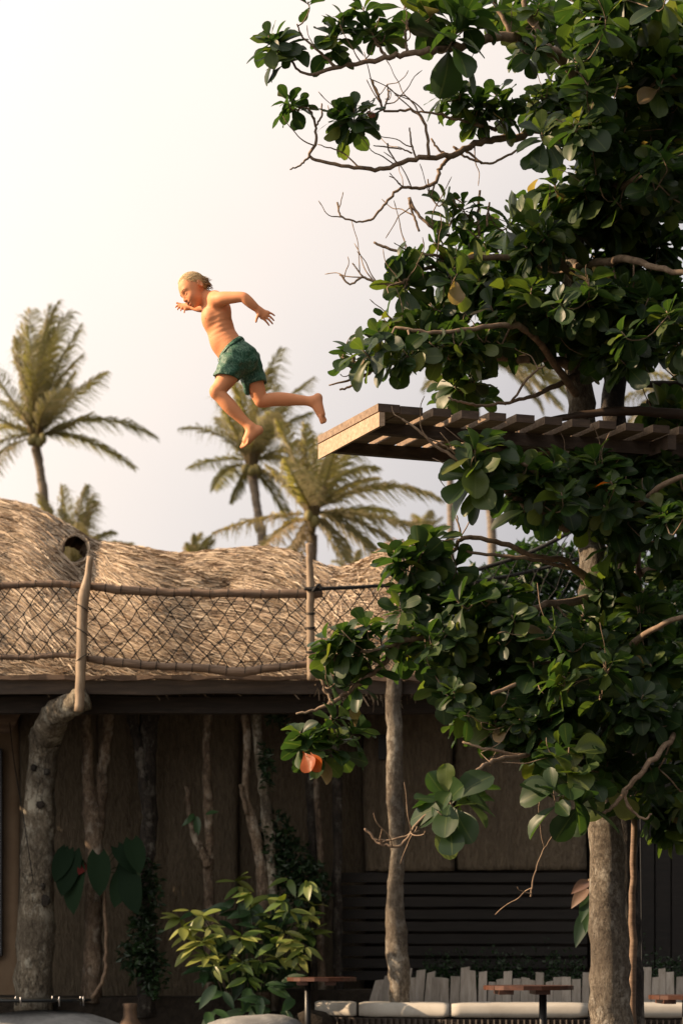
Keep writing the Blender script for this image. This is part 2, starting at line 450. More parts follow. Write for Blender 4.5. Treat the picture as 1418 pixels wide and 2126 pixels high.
# eave: boards, beams and the soffit behind them
def bar(name, px0, px1, py0, py1, D, th, mat, parent, n=10, wob=.004, tint=.5):
    a, b = P(px0, py0, D), P(px1, py1, D)
    xs = np.linspace(a[0], b[0], n + 1)
    m = MB()
    zt, zb = a[2], b[2]
    lo, hi = [], []
    v = []; f = []
    for i, x in enumerate(xs):
        w1, w2, w3 = RNG.normal(0, wob, 3)
        v += [(x, D + w3, zb + w1), (x, D + th, zb + w1), (x, D + th, zt + w2), (x, D + w3, zt + w2)]
    for i in range(n):
        o = i * 4
        for k in range(4): f.append((o + k, o + 4 + k, o + 4 + (k + 1) % 4, o + (k + 1) % 4))
    f += [(0, 1, 2, 3), (n*4+3, n*4+2, n*4+1, n*4)]
    m.add(v, f, tint)
    return m.build(name, mat, parent, False)
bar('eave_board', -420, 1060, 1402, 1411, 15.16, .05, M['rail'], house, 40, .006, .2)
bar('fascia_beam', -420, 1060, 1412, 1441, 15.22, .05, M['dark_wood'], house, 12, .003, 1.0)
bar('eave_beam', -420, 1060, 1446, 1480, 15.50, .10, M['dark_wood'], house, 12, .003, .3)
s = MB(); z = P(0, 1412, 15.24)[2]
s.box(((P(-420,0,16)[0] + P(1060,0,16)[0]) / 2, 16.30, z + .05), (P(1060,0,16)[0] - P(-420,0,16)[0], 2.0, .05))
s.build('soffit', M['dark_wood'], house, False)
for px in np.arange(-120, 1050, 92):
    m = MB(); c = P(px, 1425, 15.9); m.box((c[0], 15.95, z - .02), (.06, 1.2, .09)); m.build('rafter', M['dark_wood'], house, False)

def panel(px0, px1, py0, py1, D, mat, tint=.5, name='wall_panel', rough=.012, edge=.05):
    nx, nz = max(6, int((px1 - px0) / 9)), 34
    a, b = P(px0, py0, D), P(px1, py1, D)
    u, w = np.meshgrid(np.linspace(0, 1, nx), np.linspace(0, 1, nz), indexing='ij')
    x = a[0] + (b[0] - a[0]) * u; zz = b[2] + (a[2] - b[2]) * w
    colw = RNG.normal(0, rough, (nx, 1)); d = colw + RNG.normal(0, rough * .35, (nx, nz))
    x = x + (np.sin(w * 5 + px0) * .012) * (np.minimum(u, 1 - u) < .01)
    ed = np.minimum(np.minimum(u, 1 - u) * (b[0] - a[0]), .06)
    d = d + edge * (1 - ed / .06) ** 2
    v = np.stack([x, D + d, zz], -1).reshape(-1, 3)
    i, j = np.meshgrid(np.arange(nx - 1), np.arange(nz - 1), indexing='ij'); k = (i * nz + j).ravel()
    f = np.stack([k, k + nz, k + nz + 1, k + 1], -1)
    o = obj_np(name, v, f, mat, house, True, np.full(len(v), tint))
    md = o.modifiers.new('thickness', 'SOLIDIFY'); md.thickness = .12; md.offset = -1
    return o
zb = 2085
panel(-440, 47, 1440, 2105, 16.95, M['clay_tan'], .5, 'plaster_wall', .003)
panel(36, 210, 1440, 2100, 16.60, M['clay'], .55)
panel(200, 318, 1440, 2100, 16.56, M['clay'], .85)
panel(310, 498, 1440, 2100, 16.52, M['clay'], .75)
panel(488, 646, 1440, 2100, 16.62, M['clay'], .40)
panel(640, 758, 1440, 2100, 16.66, M['clay'], .25)
panel(756, 942, 1476, 1808, 16.40, M['clay'], .55)
panel(944, 1215, 1470, 1806, 16.46, M['clay'], .45)
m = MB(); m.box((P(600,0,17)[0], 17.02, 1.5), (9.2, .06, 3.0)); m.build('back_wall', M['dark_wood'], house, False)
m = MB(); x = P(-440, 0, 16)[0]; m.box((x, 16.2, 1.5), (.12, 1.9, 3.0)); m.build('added_side_wall', M['clay'], house, False)  # unseen wall added to keep the sun off planter and posts
m = MB(); m.box((x + .5, 17.02, 1.5), (1.2, .08, 3.0)); m.build('back_wall', M['clay'], house, False)
# louvred dark timber below the right-hand clay panels
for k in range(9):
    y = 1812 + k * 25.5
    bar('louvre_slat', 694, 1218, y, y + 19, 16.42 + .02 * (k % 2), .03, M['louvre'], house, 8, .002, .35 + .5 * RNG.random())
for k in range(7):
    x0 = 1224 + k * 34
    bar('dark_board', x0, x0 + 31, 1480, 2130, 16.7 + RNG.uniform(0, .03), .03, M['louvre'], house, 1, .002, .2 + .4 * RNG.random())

def trunk(name, pts, D, mat, parent, n=26, sides=14, jit=.05, dD=None, tint=.5, lumps=1.0):
    """a tree trunk through photo pixels (px, py, width in px) at distance D"""
    pts = np.asarray(pts, float); m = MB()
    dd = np.zeros(len(pts)) if dD is None else np.asarray(dD, float)
    c = np.array([P(x, y, D + e) for (x, y, w), e in zip(pts, dd)])
    r = pts[:, 2] / 2 * mpp(D)
    s4 = spline(np.column_stack([c, r]), n)
    lump = 1 + lumps * (.05 * np.sin(np.linspace(0, 17, n) + pts[0, 0]) + RNG.normal(0, .02, n))
    m.tube(s4[:, :3] + RNG.normal(0, .004, (n, 3)) * lumps, np.maximum(s4[:, 3] * lump, .006), sides, jit, tint)
    return m.build(name, mat, parent)
def knots(parent_m, pts): pass
t1 = trunk('trunk_post', [(72,2100,78),(72,2050,80),(76,1900,72),(80,1750,66),(84,1650,64),(92,1560,62),(100,1520,62),(120,1482,58),(150,1460,50),(178,1448,46)], 15.75, M['bark_col'], house, 40, 20, .05, [0,0,0,0,0,0,-.1,-.36,-.52,-.58])
for (x, y, r) in [(80,1668,6),(66,1590,5),(94,1600,5),(82,1838,6),(88,1868,9),(60,1945,6)]:
    m = MB(); c = P(x, y, 15.75 - .24); m.tube([c + (0,.12,0), c + (0,.114,0), c + (0,.112,0)], [r*1.5*mpp(15.7), r*1.2*mpp(15.7), r*.5*mpp(15.7)], 9, .15, .1); m.build('knot', M['bark_dark'], t1)
trunk('trunk_post', [(190,2080,46),(193,2000,40),(196,1880,38),(199,1800,36),(196,1740,38),(192,1690,40),(186,1640,30),(182,1560,24),(178,1470,22)], 15.95, M['bark_red'], house, 34)
trunk('trunk_post', [(205,1725,30),(212,1640,24),(214,1600,26),(222,1540,22),(226,1500,24),(232,1465,26)], 15.97, M['bark_red'], house, 26)
trunk('trunk_post', [(218,1850,7),(221,1960,7),(216,2030,8),(192,2072,9)], 15.7, M['twig'], house, 16, 8)
trunk('trunk_post', [(308,2110,46),(306,1950,40),(304,1800,36),(312,1700,34),(306,1600,36),(312,1460,40)], 15.95, M['bark_dark'], house, 34)
trunk('trunk_post', [(312,1700,22),(298,1610,22),(286,1540,20),(268,1465,24)], 15.9, M['bark_dark'], house, 22)
trunk('trunk_post', [(436,2100,24),(435,1990,22),(436,1890,20),(434,1800,22),(434,1740,20),(432,1640,20),(430,1560,18),(432,1465,18)], 16.0, M['bark_red'], house, 30, tint=.6)
trunk('trunk_post', [(433,1800,18),(420,1765,16),(404,1735,14),(394,1690,12),(388,1632,10)], 15.95, M['bark_red'], house, 18, tint=.6)
trunk('trunk_post', [(552,2100,30),(549,1900,26),(544,1810,24),(534,1750,22),(520,1690,20),(510,1640,16),(514,1560,16),(510,1470,18)], 15.9, M['bark_red'], house, 30, tint=.45)
trunk('trunk_post', [(512,1690,10),(500,1630,8)], 15.85, M['bark_red'], house, 8, 8)
trunk('trunk_post', [(572,2100,30),(566,1860,26),(560,1760,22),(556,1700,24),(546,1620,22),(538,1560,20),(530,1465,24)], 15.92, M['bark_col'], house, 28)
trunk('trunk_post', [(656,2100,24),(652,1830,22),(650,1720,22),(646,1620,24),(640,1465,24)], 16.1, M['bark_dark'], house, 26, tint=.9)
trunk('trunk_post', [(668,2100,18),(664,1780,14),(660,1680,14),(655,1600,12)], 16.05, M['bark_red'], house, 16)
trunk('trunk_post', [(702,2100,22),(700,1830,20),(701,1700,20),(698,1580,20),(698,1465,20)], 16.15, M['bark_dark'], house, 26, tint=.8)
trunk('trunk_post', [(832,2260,50),(829,2090,44),(826,2000,46),(822,1930,42),(820,1850,34),(826,1750,34),(818,1650,33),(819,1560,34),(816,1470,34),(820,1400,32)], 15.18, M['bark_pale'], house, 44, 18, .04)
m = MB(); c = P(795, 1552, 16.36); m.box(c, (.075, .07, .20)); m.box(c + (0, -.03, .09), (.09, .05, .02))
tag(m.build('wall_lamp', M['black'], None, False), 'small black wall lamp on the clay wall', 'lamp')

# picture on the plaster wall, its cord, hanging shade
fr = empty('picture_frame', P(-30, 1770, 16.9)); tag(fr, 'black framed picture at the left edge on the tan plaster wall', 'picture')
m = MB(); a, b = P(-120, 1555, 16.9), P(6, 1985, 16.9)
m.box(((a[0]+b[0])/2, 16.90, (a[2]+b[2])/2), (b[0]-a[0]-.03, .02, a[2]-b[2]-.03)); m.build('print', M['print'], fr, False)
m = MB()
for (x0, x1, z0, z1) in [(a[0], b[0], a[2]-.02, a[2]), (a[0], b[0], b[2], b[2]+.02)]: m.box(((x0+x1)/2, 16.89, (z0+z1)/2), (x1-x0, .04, z1-z0))
for x in (a[0]+.01, b[0]-.008): m.box((x, 16.89, (a[2]+b[2])/2), (.017, .041, a[2]-b[2]-.041))
m.build('frame', M['black'], fr, False)
m = MB(); m.tube(spline([P(21,1500,16.2), P(30,1580,16.1), P(50,1700,15.6), P(70,1832,15.42)], 14), .004, 5)
tag(m.build('cord', M['rope'], None), 'thin dark cord slanting down to the thick trunk post', 'cord')
m = MB(); m.hexa([P(-40,1520,16.3), P(24,1523,16.3), P(24,1523,16.8), P(-40,1520,16.8)], [P(-20,1478,16.3), P(46,1478,16.3), P(46,1478,16.8), P(-20,1478,16.8)])
tag(m.build('beam_bracket', M['rail'], house, False))

# ------------------------------------------------------------------ rope net fence along the eave
fence = empty('net_fence', P(400, 1410, 15.0)); tag(fence, 'black rope net fence with rough wooden posts and rails before the thatch', 'fence')
FD = 15.0
def post(pts, D, n=24):
    return trunk('post', pts, D, M['pole'], fence, n, 14, .012, lumps=.35)
post([(165,1477,19),(167,1430,20),(169,1380,22),(171,1320,22),(172,1270,23),(174,1243,24),(178,1222,21),(183,1195,15),(188,1156,14)], FD - .06, 36)
post([(646,1412,18),(646,1350,17),(644,1280,17),(645,1220,17),(643,1160,14),(642,1129,15)], FD - .02, 28)
def rail(pts, name='rail', D=FD, jit=.03, mat=None):
    return trunk(name, pts, D, mat or M['rail'], fence, 40, 12, .02, lumps=.6)
rail([(-150,1222,15),(-60,1219,15),(0,1217,14),(60,1213,14),(110,1212,15),(170,1215,13)])
rail([(180,1216,17),(220,1221,18),(280,1227,18),(350,1230,17),(420,1232,16),(500,1233,17),(570,1233,19),(640,1233,18),(668,1232,17)])
rail([(-150,1372,12),(-60,1366,11),(0,1364,11),(60,1365,12),(110,1360,12),(165,1362,10)])
rail([(180,1366,14),(215,1371,18),(260,1377,18),(310,1382,17),(360,1385,16),(430,1388,18),(500,1395,19),(545,1389,18),(600,1382,16),(645,1378,15),(700,1374,15)])
def ptop(x): return np.interp(x, [-150,0,110,172,220,350,570,645], [1222,1217,1212,1215,1221,1230,1233,1233])
def pbot(x): return np.interp(x, [-150,0,110,172,215,310,430,500,545,645], [1371,1364,1360,1363,1371,1382,1388,1395,1389,1378])
# lashings: one small ring of rope at every knot of the net
def lashing(px, py, r):
    m = MB()
    th = np.linspace(0, 2*math.pi, 11)
    c = P(px, py, FD); R = r * mpp(FD)
    m.tube(np.stack([c[0] + RNG.normal(0,.002)+0*th + .003*np.sin(th), c[1] + R*np.cos(th), c[2] + R*np.sin(th)], -1), .0028, 5, caps=False)
    m.build('lashing', M['rope'], fence)
PITCH = 36.0
def net(x0, x1, top, bot, rows, D, name):
    """knotted diamond net hung between two rails: ropes between jittered knots"""
    m = MB(); n = int(round((x1 - x0) / (PITCH / 2)))
    K = {}
    for r in range(rows + 1):
        for i in range(n + 1):
            if (i + r) % 2: continue
            x = x0 + (x1 - x0) * i / n; f = r / rows
            j = 0 if r in (0, rows) else 1
            sag = .012 * math.sin(math.pi * f)
            y = top(x) + (bot(x) - top(x)) * f
            K[(i, r)] = P(x + RNG.normal(0, 2.2) * j, y + RNG.normal(0, 2.2) * j, D - .01 - sag)
    for (i, r), p in K.items():
        for di in (-1, 1):
            q = K.get((i + di, r + 1))
            if q is not None:
                mid = (p + q) / 2 + RNG.normal(0, .003, 3); m.tube([p, mid, q], .0040, 5, caps=False)
        if 0 < r < rows:
            m.tube([p - (0,0,.008), p, p + (0,0,.008)], [.004, .0088, .004], 6)
    return m.build(name, M['rope'], fence)
net(178, 642, ptop, pbot, 7, FD, 'net')
net(-148, 168, ptop, pbot, 7, FD, 'net')
for x in np.arange(-140, 640, PITCH):
    if 160 < x < 190: continue
    lashing(x + RNG.normal(0,1.5), float(ptop(x)), 9.6); lashing(x + RNG.normal(0,1.5), float(pbot(x)), 9.8)
# rope handrail and net beyond the second post
def t3(x): return np.interp(x, [650, 720, 800, 870], [1221, 1219, 1216, 1219])
def b3(x): return np.interp(x, [650, 870], [1376, 1360])
m = MB(); m.tube(spline([P(632,1222,FD-.05), P(655,1224,FD-.06), P(672,1222,FD-.05), P(730,1220,FD), P(800,1216,FD), P(880,1220,FD)], 30), .014, 8, .05); 
m.tube(spline([P(650,1228,FD-.09), P(662,1214,FD-.07), P(668,1226,FD-.08)], 10), .012, 7); m.build('rope_rail', M['rope'], fence)
net(654, 868, t3, b3, 7, FD, 'net')
for y in (1275, 1305, 1222, 1355):
    m = MB(); th = np.linspace(0, 2*math.pi, 13); c = P(645, y, FD - .02); R = 9.6 * mpp(FD)
    for k in range(2): m.tube(np.stack([c[0]+R*np.cos(th), c[1]+R*np.sin(th), c[2]+.010*k+.008*np.sin(th)], -1), .004, 5, caps=False)
    m.build('rope_binding', M['rope'], fence)
m = MB()
for k in range(3):
    x = 645 + 14 * (k - 1); c = P(x, 1350 + 8 * k, FD + .03)
# steel wrap and rope round the first post
for y in (1262, 1312, 1366):
    m = MB(); th = np.linspace(0, 2*math.pi, 15); c = P(172.5, y, FD - .06); R = 13.2 * mpp(FD)
    m.tube(np.stack([c[0]+R*np.cos(th), c[1]+R*np.sin(th), c[2]+.03*np.cos(th)*np.sign(math.sin(y))], -1), .004, 5, caps=False)
    m.build('rope_binding', M['rope'], fence)
# second rope fence climbing to the tree platform
f2 = empty('rope_bridge', P(1080, 1160, 15.4)); tag(f2, 'black rope railing with net climbing towards the large tree', 'rope railing')
m = MB(); m.tube(spline([P(900,1205,15.2), P(1000,1180,15.2), P(1100,1147,15.2), P(1190,1101,15.2), P(1300,1040,15.3)], 30), .016, 8, .05); m.build('rope_rail', M['rope'], f2)
m = MB(); m.tube(spline([P(900,1235,15.2), P(1000,1206,15.2), P(1075,1192,15.2), P(1200,1160,15.2), P(1300,1120,15.3)], 30), .013, 8, .05); m.build('rope_rail', M['rope'], f2)
def t4(x): return np.interp(x, [900,1000,1100,1190,1300,1400], [1205,1180,1147,1101,1040,990])
def b4(x): return t4(x) + 175
sv_ = fence; fence = f2
net(900, 1400, t4, b4, 7, 15.2, 'net')
fence = sv_
# ------------------------------------------------------------------ terrace: planter, bench, tables, stones
m = MB(); m.box((P(220,0,16.4)[0], 16.45, .27), (P(690,0,16)[0]-P(-170,0,16)[0], 1.1, .54))
tag(m.build('planter_bed', M['soil'], None, False), kind='structure')
m = MB(); m.box((P(1000,0,16.1)[0], 16.12, .30), (P(1500,0,16)[0]-P(660,0,16)[0], .55, .60))
tag(m.build('bench_planter', M['soil'], None, False), kind='structure')

# stone table with a dark round top on steel pins
st = empty('stone_table', (P(60,0,14.7)[0], 14.9, 0)); tag(st, 'grey boulder table with dark round glass top on steel pins', 'table')
def rock(cx, cy, cz, rx, ry, rz, seed, n=24):
    r = np.random.default_rng(seed); th, ph = np.meshgrid(np.linspace(0, 2*math.pi, n, endpoint=False), np.linspace(0, math.pi, n//2+1), indexing='ij')
    d = np.stack([np.cos(th)*np.sin(ph), np.sin(th)*np.sin(ph), np.cos(ph)], -1)
    k = 1
    for i in range(9):
        w = nrm(r.normal(size=3)); k = k - .10 * np.clip((d @ w) - .55, 0, 1) + .03*np.sin(3.1*(d @ w)*r.uniform(1,2)+i)
    d = np.sign(d) * np.abs(d) ** .8 * k[..., None]
    v = (d * (rx, ry, rz) + (cx, cy, cz)).reshape(-1, 3); h = n//2+1; f = []
    for i in range(n):
        for j in range(h - 1):
            a, b = i*h+j, ((i+1) % n)*h+j
            f.append((a, a+1, b+1, b))
    return v, f
c = P(85, 0, 14.8)[0]
m = MB(); m.add(*rock(c, 14.9, .20, .70, .42, .285, 3)); m.build('boulder', M['stone'], st)
m = MB(); th = np.linspace(0, 2*math.pi, 49)[:-1]; cx = P(10, 0, 14.8)[0]; R = .63
for k, (rr, z) in enumerate([(R-.006,.528),(R,.532),(R,.546),(R-.006,.55)]):
    m.v.append(np.stack([cx+rr*np.cos(th), 14.9+rr*.62*np.sin(th), 0*th+z], -1)); m.t.append(np.full(48,.5))
m.n = 192
for k in range(3):
    for j in range(48): m.f.append((k*48+j, k*48+(j+1)%48, (k+1)*48+(j+1)%48, (k+1)*48+j))
m.f.append(tuple(range(47,-1,-1))); m.f.append(tuple(range(144,192)))
M['dark_glass'] = plain('dark_glass', (.012,.014,.015), .22, 0, .4); m.build('table_top', M['dark_glass'], st)
for (px, D) in [(34,14.85),(44,14.52),(110,14.95),(124,14.6),(168,14.85),(174,14.72)]:
    m = MB(); x = P(px,0,D)[0]; m.tube([(x,D,.50),(x,D,.566),(x,D,.569)], [.006,.006,.004], 10); m.tube([(x,D,.551),(x,D,.556)], [.009,.009], 10); m.build('pin', M['steel'], st)
m = MB(); c = P(265, 2110, 15.2)
prof = [(.06,.0),(.16,.03),(.19,.10),(.17,.20),(.10,.30),(.055,.36),(.05,.43),(.058,.47),(.04,.475)]
nn_ = 20; th = np.arange(nn_)/nn_*2*math.pi
vv = np.concatenate([np.stack([c[0]+r*np.cos(th), 15.4+r*np.sin(th), 0*th+z], -1) for r, z in prof]); ff = [(k*nn_+j, k*nn_+(j+1)%nn_, (k+1)*nn_+(j+1)%nn_, (k+1)*nn_+j) for k in range(len(prof)-1) for j in range(nn_)]
ff.append(tuple(range(nn_-1,-1,-1)))
m.add(vv, ff)
m.v[0][:,2] += .03
tag(m.build('clay_jar', M['terracotta'], None), 'brown clay jar with narrow neck below the dark trunk post', 'jar')
m = MB(); m.box((c[0], 15.4, .03), (.5,.5,.06)); tag(m.build('paving_slab', M['stone'], None, False), kind='structure')
c = P(515,0,14.7)[0]
m = MB(); m.add(*rock(c, 14.9, .18, .46, .35, .27, 11)); tag(m.build('boulder', M['stone'], None), 'pale grey boulder below the yellow green bush', 'boulder')
c = P(655,0,15.1)[0]
m = MB(); m.add(*rock(c, 15.35, .18, .22, .2, .25, 12)); tag(m.build('boulder', M['soil'], None), 'small dark brown boulder beside the end of the bench', 'boulder')

# bench: woven base, seat cushions, back of upright grey planks of uneven height
bench = empty('garden_bench', (P(950,0,15.1)[0], 15.1, 0)); tag(bench, 'curved bench with a back of uneven grey planks', 'bench')
def bcurve(px): return np.interp(px, [640, 740, 935, 1220, 1480], [15.45, 15.12, 14.80, 14.72, 14.72])   # front edge distance
def bback(px): return np.interp(px, [640, 740, 935, 1220, 1480], [15.95, 15.72, 15.50, 15.38, 15.38])
xs = np.linspace(652, 1480, 40)
lo = []
fr_, bk_ = [np.array(((x-HX)/FPX*d, d, 0)) for x, d in zip(xs, bcurve(xs)+.03)], [np.array(((x-HX)/FPX*d, d, 0)) for x, d in zip(xs, bback(xs))]
m = MB(); v = []; f = []
for a, b in zip(fr_, bk_):
    v += [a + (0,0,.02), b + (0,0,.02), b + (0,0,.40), a + (0,0,.40)]
for i in range(len(xs)-1):
    o = i*4
    for k in range(4): f.append((o+k, o+4+k, o+4+(k+1)%4, o+(k+1)%4))
f += [(0,1,2,3), (o+7,o+6,o+5,o+4)]
m.add(v, f); m.build('base', M['dark_wood'], bench, False)
for x in np.arange(664, 1440, 12.5):                                   # upright rods of the base, each catching a little light
    d = float(bcurve(x)); m = MB(); a = np.array(((x-HX)/FPX*d, d+.012, 0)); m.tube([a+(0,0,.02), a+(0,0,.395)], .010, 6); m.build('rod', M['dark_wood'], bench)
def cushion(px0, px1, label):
    n = 16; m = MB(); v = []; f = []
    X = np.linspace(px0+2, px1-2, n)
    # cross-section ring, rounded, piped edge
    sec = [(0,.02),(0,.045),(.012,.085),(.05,.105),(.25,.112),(.5,.112),(.75,.112),(.95,.105),(.988,.085),(1,.045),(1,.02),(.97,.004),(.5,0),(.03,.004)]
    for i, x in enumerate(X):
        df, db = float(bcurve(x)), float(bback(x))
        e = min(i, n-1-i); k = [.82, .97, 1.0][min(e,2)]
        for s_, h in sec:
            d = df + (db-.03-df)*s_; hh = .405 + (h-.05)*k + .05 + RNG.normal(0,.0012)
            v.append(((x-HX)/FPX*df + (((x-HX)/FPX*db)-((x-HX)/FPX*df))*s_, d, hh))
    q = len(sec)
    for i in range(n-1):
        for j in range(q): f.append((i*q+j, (i+1)*q+j, (i+1)*q+(j+1)%q, i*q+(j+1)%q))
    f += [tuple(range(q)), tuple(range((n-1)*q+q-1, (n-1)*q-1, -1))]
    m.add(v, f); return tag(m.build('seat_cushion', M['cushion'], None), label, 'cushion', 'bench seat cushions')
cushion(652, 742, 'short white seat cushion at the left end of the bench')
cushion(743, 934, 'white seat cushion around the slim pale trunk')
cushion(935, 1222, 'long white seat cushion left of the thick tree trunk')
cushion(1224, 1470, 'white seat cushion to the right of the thick tree trunk')
tops = {}
x = 757.0; k = 0
TT = [2035,2030,2024,2012,2008,2030,2014,2018,2024,2026,2030,2012,2016,2022,2034,2028,2020,2036,2026,2034,2022,2038,2024,2030,2036,2022,2034,2026]
while x < 1470:
    w = 17 + RNG.uniform(-2, 3.5)
    d = float(bback(x)) + .06
    y = TT[k % len(TT)] + RNG.uniform(-5, 5)
    lean = np.interp(x, [757, 830, 900], [.09, .05, .01]) + RNG.normal(0, .008)
    z1 = EYE + (HY - y) / FPX * d
    x0, x1 = (x - HX) / FPX * d, (x + w - 1.2 - HX) / FPX * d
    m = MB(); tl = RNG.normal(0, .004)
    m.hexa([(x0,d,.40),(x1,d,.40),(x1,d+.02,.40),(x0,d+.02,.40)], [(x0+lean,d+.05,z1+tl),(x1+lean,d+.05,z1-tl),(x1+lean,d+.07,z1-tl),(x0+lean,d+.07,z1+tl)], RNG.uniform(.1,1))
    m.build('back_plank', M['grey_plank'], bench, False)
    x += w; k += 1
# tables
def pub_table(px0, px1, py, D, label, leg=.5, nb=3):
    a, b = P(px0, py, D), P(px1, py, D); t = empty('side_table', ((a[0]+b[0])/2, D, 0)); tag(t, label, 'table', 'small red wood tables')
    zt = a[2]; cx = (a[0]+b[0])/2; R = (b[0]-a[0])/2
    edges = np.linspace(-1, 1, 6)
    for i in range(5):                                                # boards of the round top
        y0, y1 = edges[i]*R*.98, edges[i+1]*R*.98 - .004
        m = MB(); n = 9; up, dn = [], []
        ys = np.linspace(y0, y1, 3)
        outline = [( math.sqrt(max(R*R-y*y, .0009)), y) for y in ys] + [(-math.sqrt(max(R*R-y*y, .0009)), y) for y in ys[::-1]]
        q = len(outline)
        v = [(cx+u, D+w, zt-.028) for u, w in outline] + [(cx+u, D+w, zt) for u, w in outline]
        f = [tuple(range(q-1,-1,-1)), tuple(range(q,2*q))] + [(j,(j+1)%q,q+(j+1)%q,q+j) for j in range(q)]
        m.add(v, f, RNG.uniform(.3,.9)); m.build('top_board', M['red_wood'], t, False)
    for s_ in (-.55, .25):
        m = MB(); m.box((cx+s_*R, D, zt-.043), (R*.32, R*1.5, .028)); m.build('batten', M['red_wood'], t, False)
    lx = cx + (leg-.5)*2*R
    m = MB(); m.tube([(lx,D,.012),(lx,D,zt-.03)], .026, 10); m.build('leg', M['black'], t)
    m = MB(); m.tube([(lx,D,0),(lx,D,.012)], [.16,.16], 16); m.build('foot_plate', M['black'], t)
pub_table(1003, 1190, 2046, 13.2, 'round red wood table before the grey planks, left of the thick trunk', .66)
pub_table(596, 740, 2029, 14.9, 'round red wood table at the left end of the bench beside the bush', .30)
pub_table(1346, 1500, 2066, 13.6, 'round red wood table at the right edge, right of the thick trunk', .5)
M['deck'] = grain_mat('deck_plank', (.12,.075,.046), (.25,.168,.108), (.37,.265,.18), (4, 40, 40), 1.2, .7, .35, .004)
# ------------------------------------------------------------------ timber jumping platform in the tree
plat = empty('jumping_platform', P(1200, 1990, 11.5) * (1, 1, 0)); tag(plat, 'wooden jumping platform of gapped planks high in the tree', 'platform')
A0 = np.array([(785 - HX) / FPX * 11.0, 11.0]); B0 = np.array([(660 - HX) / FPX * 11.69, 11.69])
ax = nrm(np.array([.964, .262])); ew = B0 - A0
ZT = EYE + (HY - 838) / FPX * 11.0                      # top of the planks
PT, BH = .044, .078                                       # plank thickness, beam depth
def q3(s_, w, z): p = A0 + ax * s_ + ew * w; return np.array([p[0], p[1], z])
s_ = 0.0; k = 0
while s_ < 2.6:
    wd = (.13 if k < 2 else .106) + RNG.uniform(-.006, .006); gap = .004 if k < 1 else .060 + RNG.uniform(-.004, .004)
    e0, e1 = RNG.uniform(-.012, .006), RNG.uniform(-.01, .012); dz = RNG.normal(0, .002)
    if k == 0: e0 = e1 = 0
    m = MB(); lo, hi = [], []
    for z, L_ in ((ZT - PT + dz, lo), (ZT + dz, hi)):
        for (a, b) in ((s_, e0), (s_ + wd, e0 * .6), (s_ + wd, 1 + e1), (s_, 1 + e1)): L_.append(q3(a, b, z))
    m.hexa(lo, hi, RNG.uniform(.2, .9)); o = m.build('plank', M['deck'], plat, False); o.data.materials.append(M['beam']); o.data.polygons[2].material_index = 1  # near ends in dark beam wood, their shade put into the colour
    s_ += wd + gap; k += 1
for w in (.27, .88):                                       # side beams under the planks
    m = MB(); n = 12; v = []; f = []
    for i in range(n):
        a = .035 + 2.6 * i / (n - 1); sag = .012 * math.sin(i / (n - 1) * math.pi)
        for (ww, z) in ((w, ZT - PT - .062 - sag), (w + .06, ZT - PT - .062 - sag), (w + .06, ZT - PT - .001), (w, ZT - PT - .001)): v.append(q3(a, ww, z))
    for i in range(n - 1):
        for j in range(4): f.append((i*4+j, (i+1)*4+j, (i+1)*4+(j+1)%4, i*4+(j+1)%4))
    f += [(0,1,2,3), (n*4-1,n*4-2,n*4-3,n*4-4)]
    m.add(v, f, .3); m.build('side_beam', M['beam'], plat, False)
m = MB(); m.hexa([q3(.002,-.01,ZT-PT-BH-.005), q3(.034,-.01,ZT-PT-BH+.002), q3(.034,1.0,ZT-PT-BH), q3(.002,1.0,ZT-PT-BH-.012)], [q3(.002,-.01,ZT-PT-.004), q3(.034,-.01,ZT-PT-.004), q3(.034,1.0,ZT-PT-.004), q3(.002,1.0,ZT-PT-.004)], .9)
m.build('end_board', M['plank'], plat, False)
for (a, b) in ((.06,.35),(.06,.7)): pass
for s1 in (1.75,):
    m = MB(); m.hexa([q3(s1,.03,ZT-PT-.085), q3(s1+.05,.03,ZT-PT-.085), q3(s1+.05,.93,ZT-PT-.085), q3(s1,.93,ZT-PT-.085)], [q3(s1,.03,ZT-PT-.002), q3(s1+.05,.03,ZT-PT-.002), q3(s1+.05,.93,ZT-PT-.002), q3(s1,.93,ZT-PT-.002)], .3); m.build('cross_beam', M['beam'], plat, False)
# carrying log under the deck and log rail along it
trunk('carrying_log', [(960,945,16),(1080,930,20),(1200,925,22),(1400,918,24)], 11.75, M['beam'], plat, 24, 10, .03)
trunk('log_rail', [(1118,874,10),(1180,866,14),(1250,857,17),(1320,853,19),(1380,857,21),(1460,868,22)], 11.9, M['beam'], plat, 24, 10, .03, tint=.2)
for (x0, x1, y, w) in ((1322, 1480, 797, 15), (1342, 1480, 838, 13)):
    trunk('rail_bar', [(x0, y, w), ((x0+x1)/2, y+1, w), (x1, y, w)], 12.6, M['dark_wood'], plat, 10, 8, .02)
trunk('rail_post', [(1425,1010,20),(1425,760,20)], 12.6, M['dark_wood'], plat, 10, 8, .02)
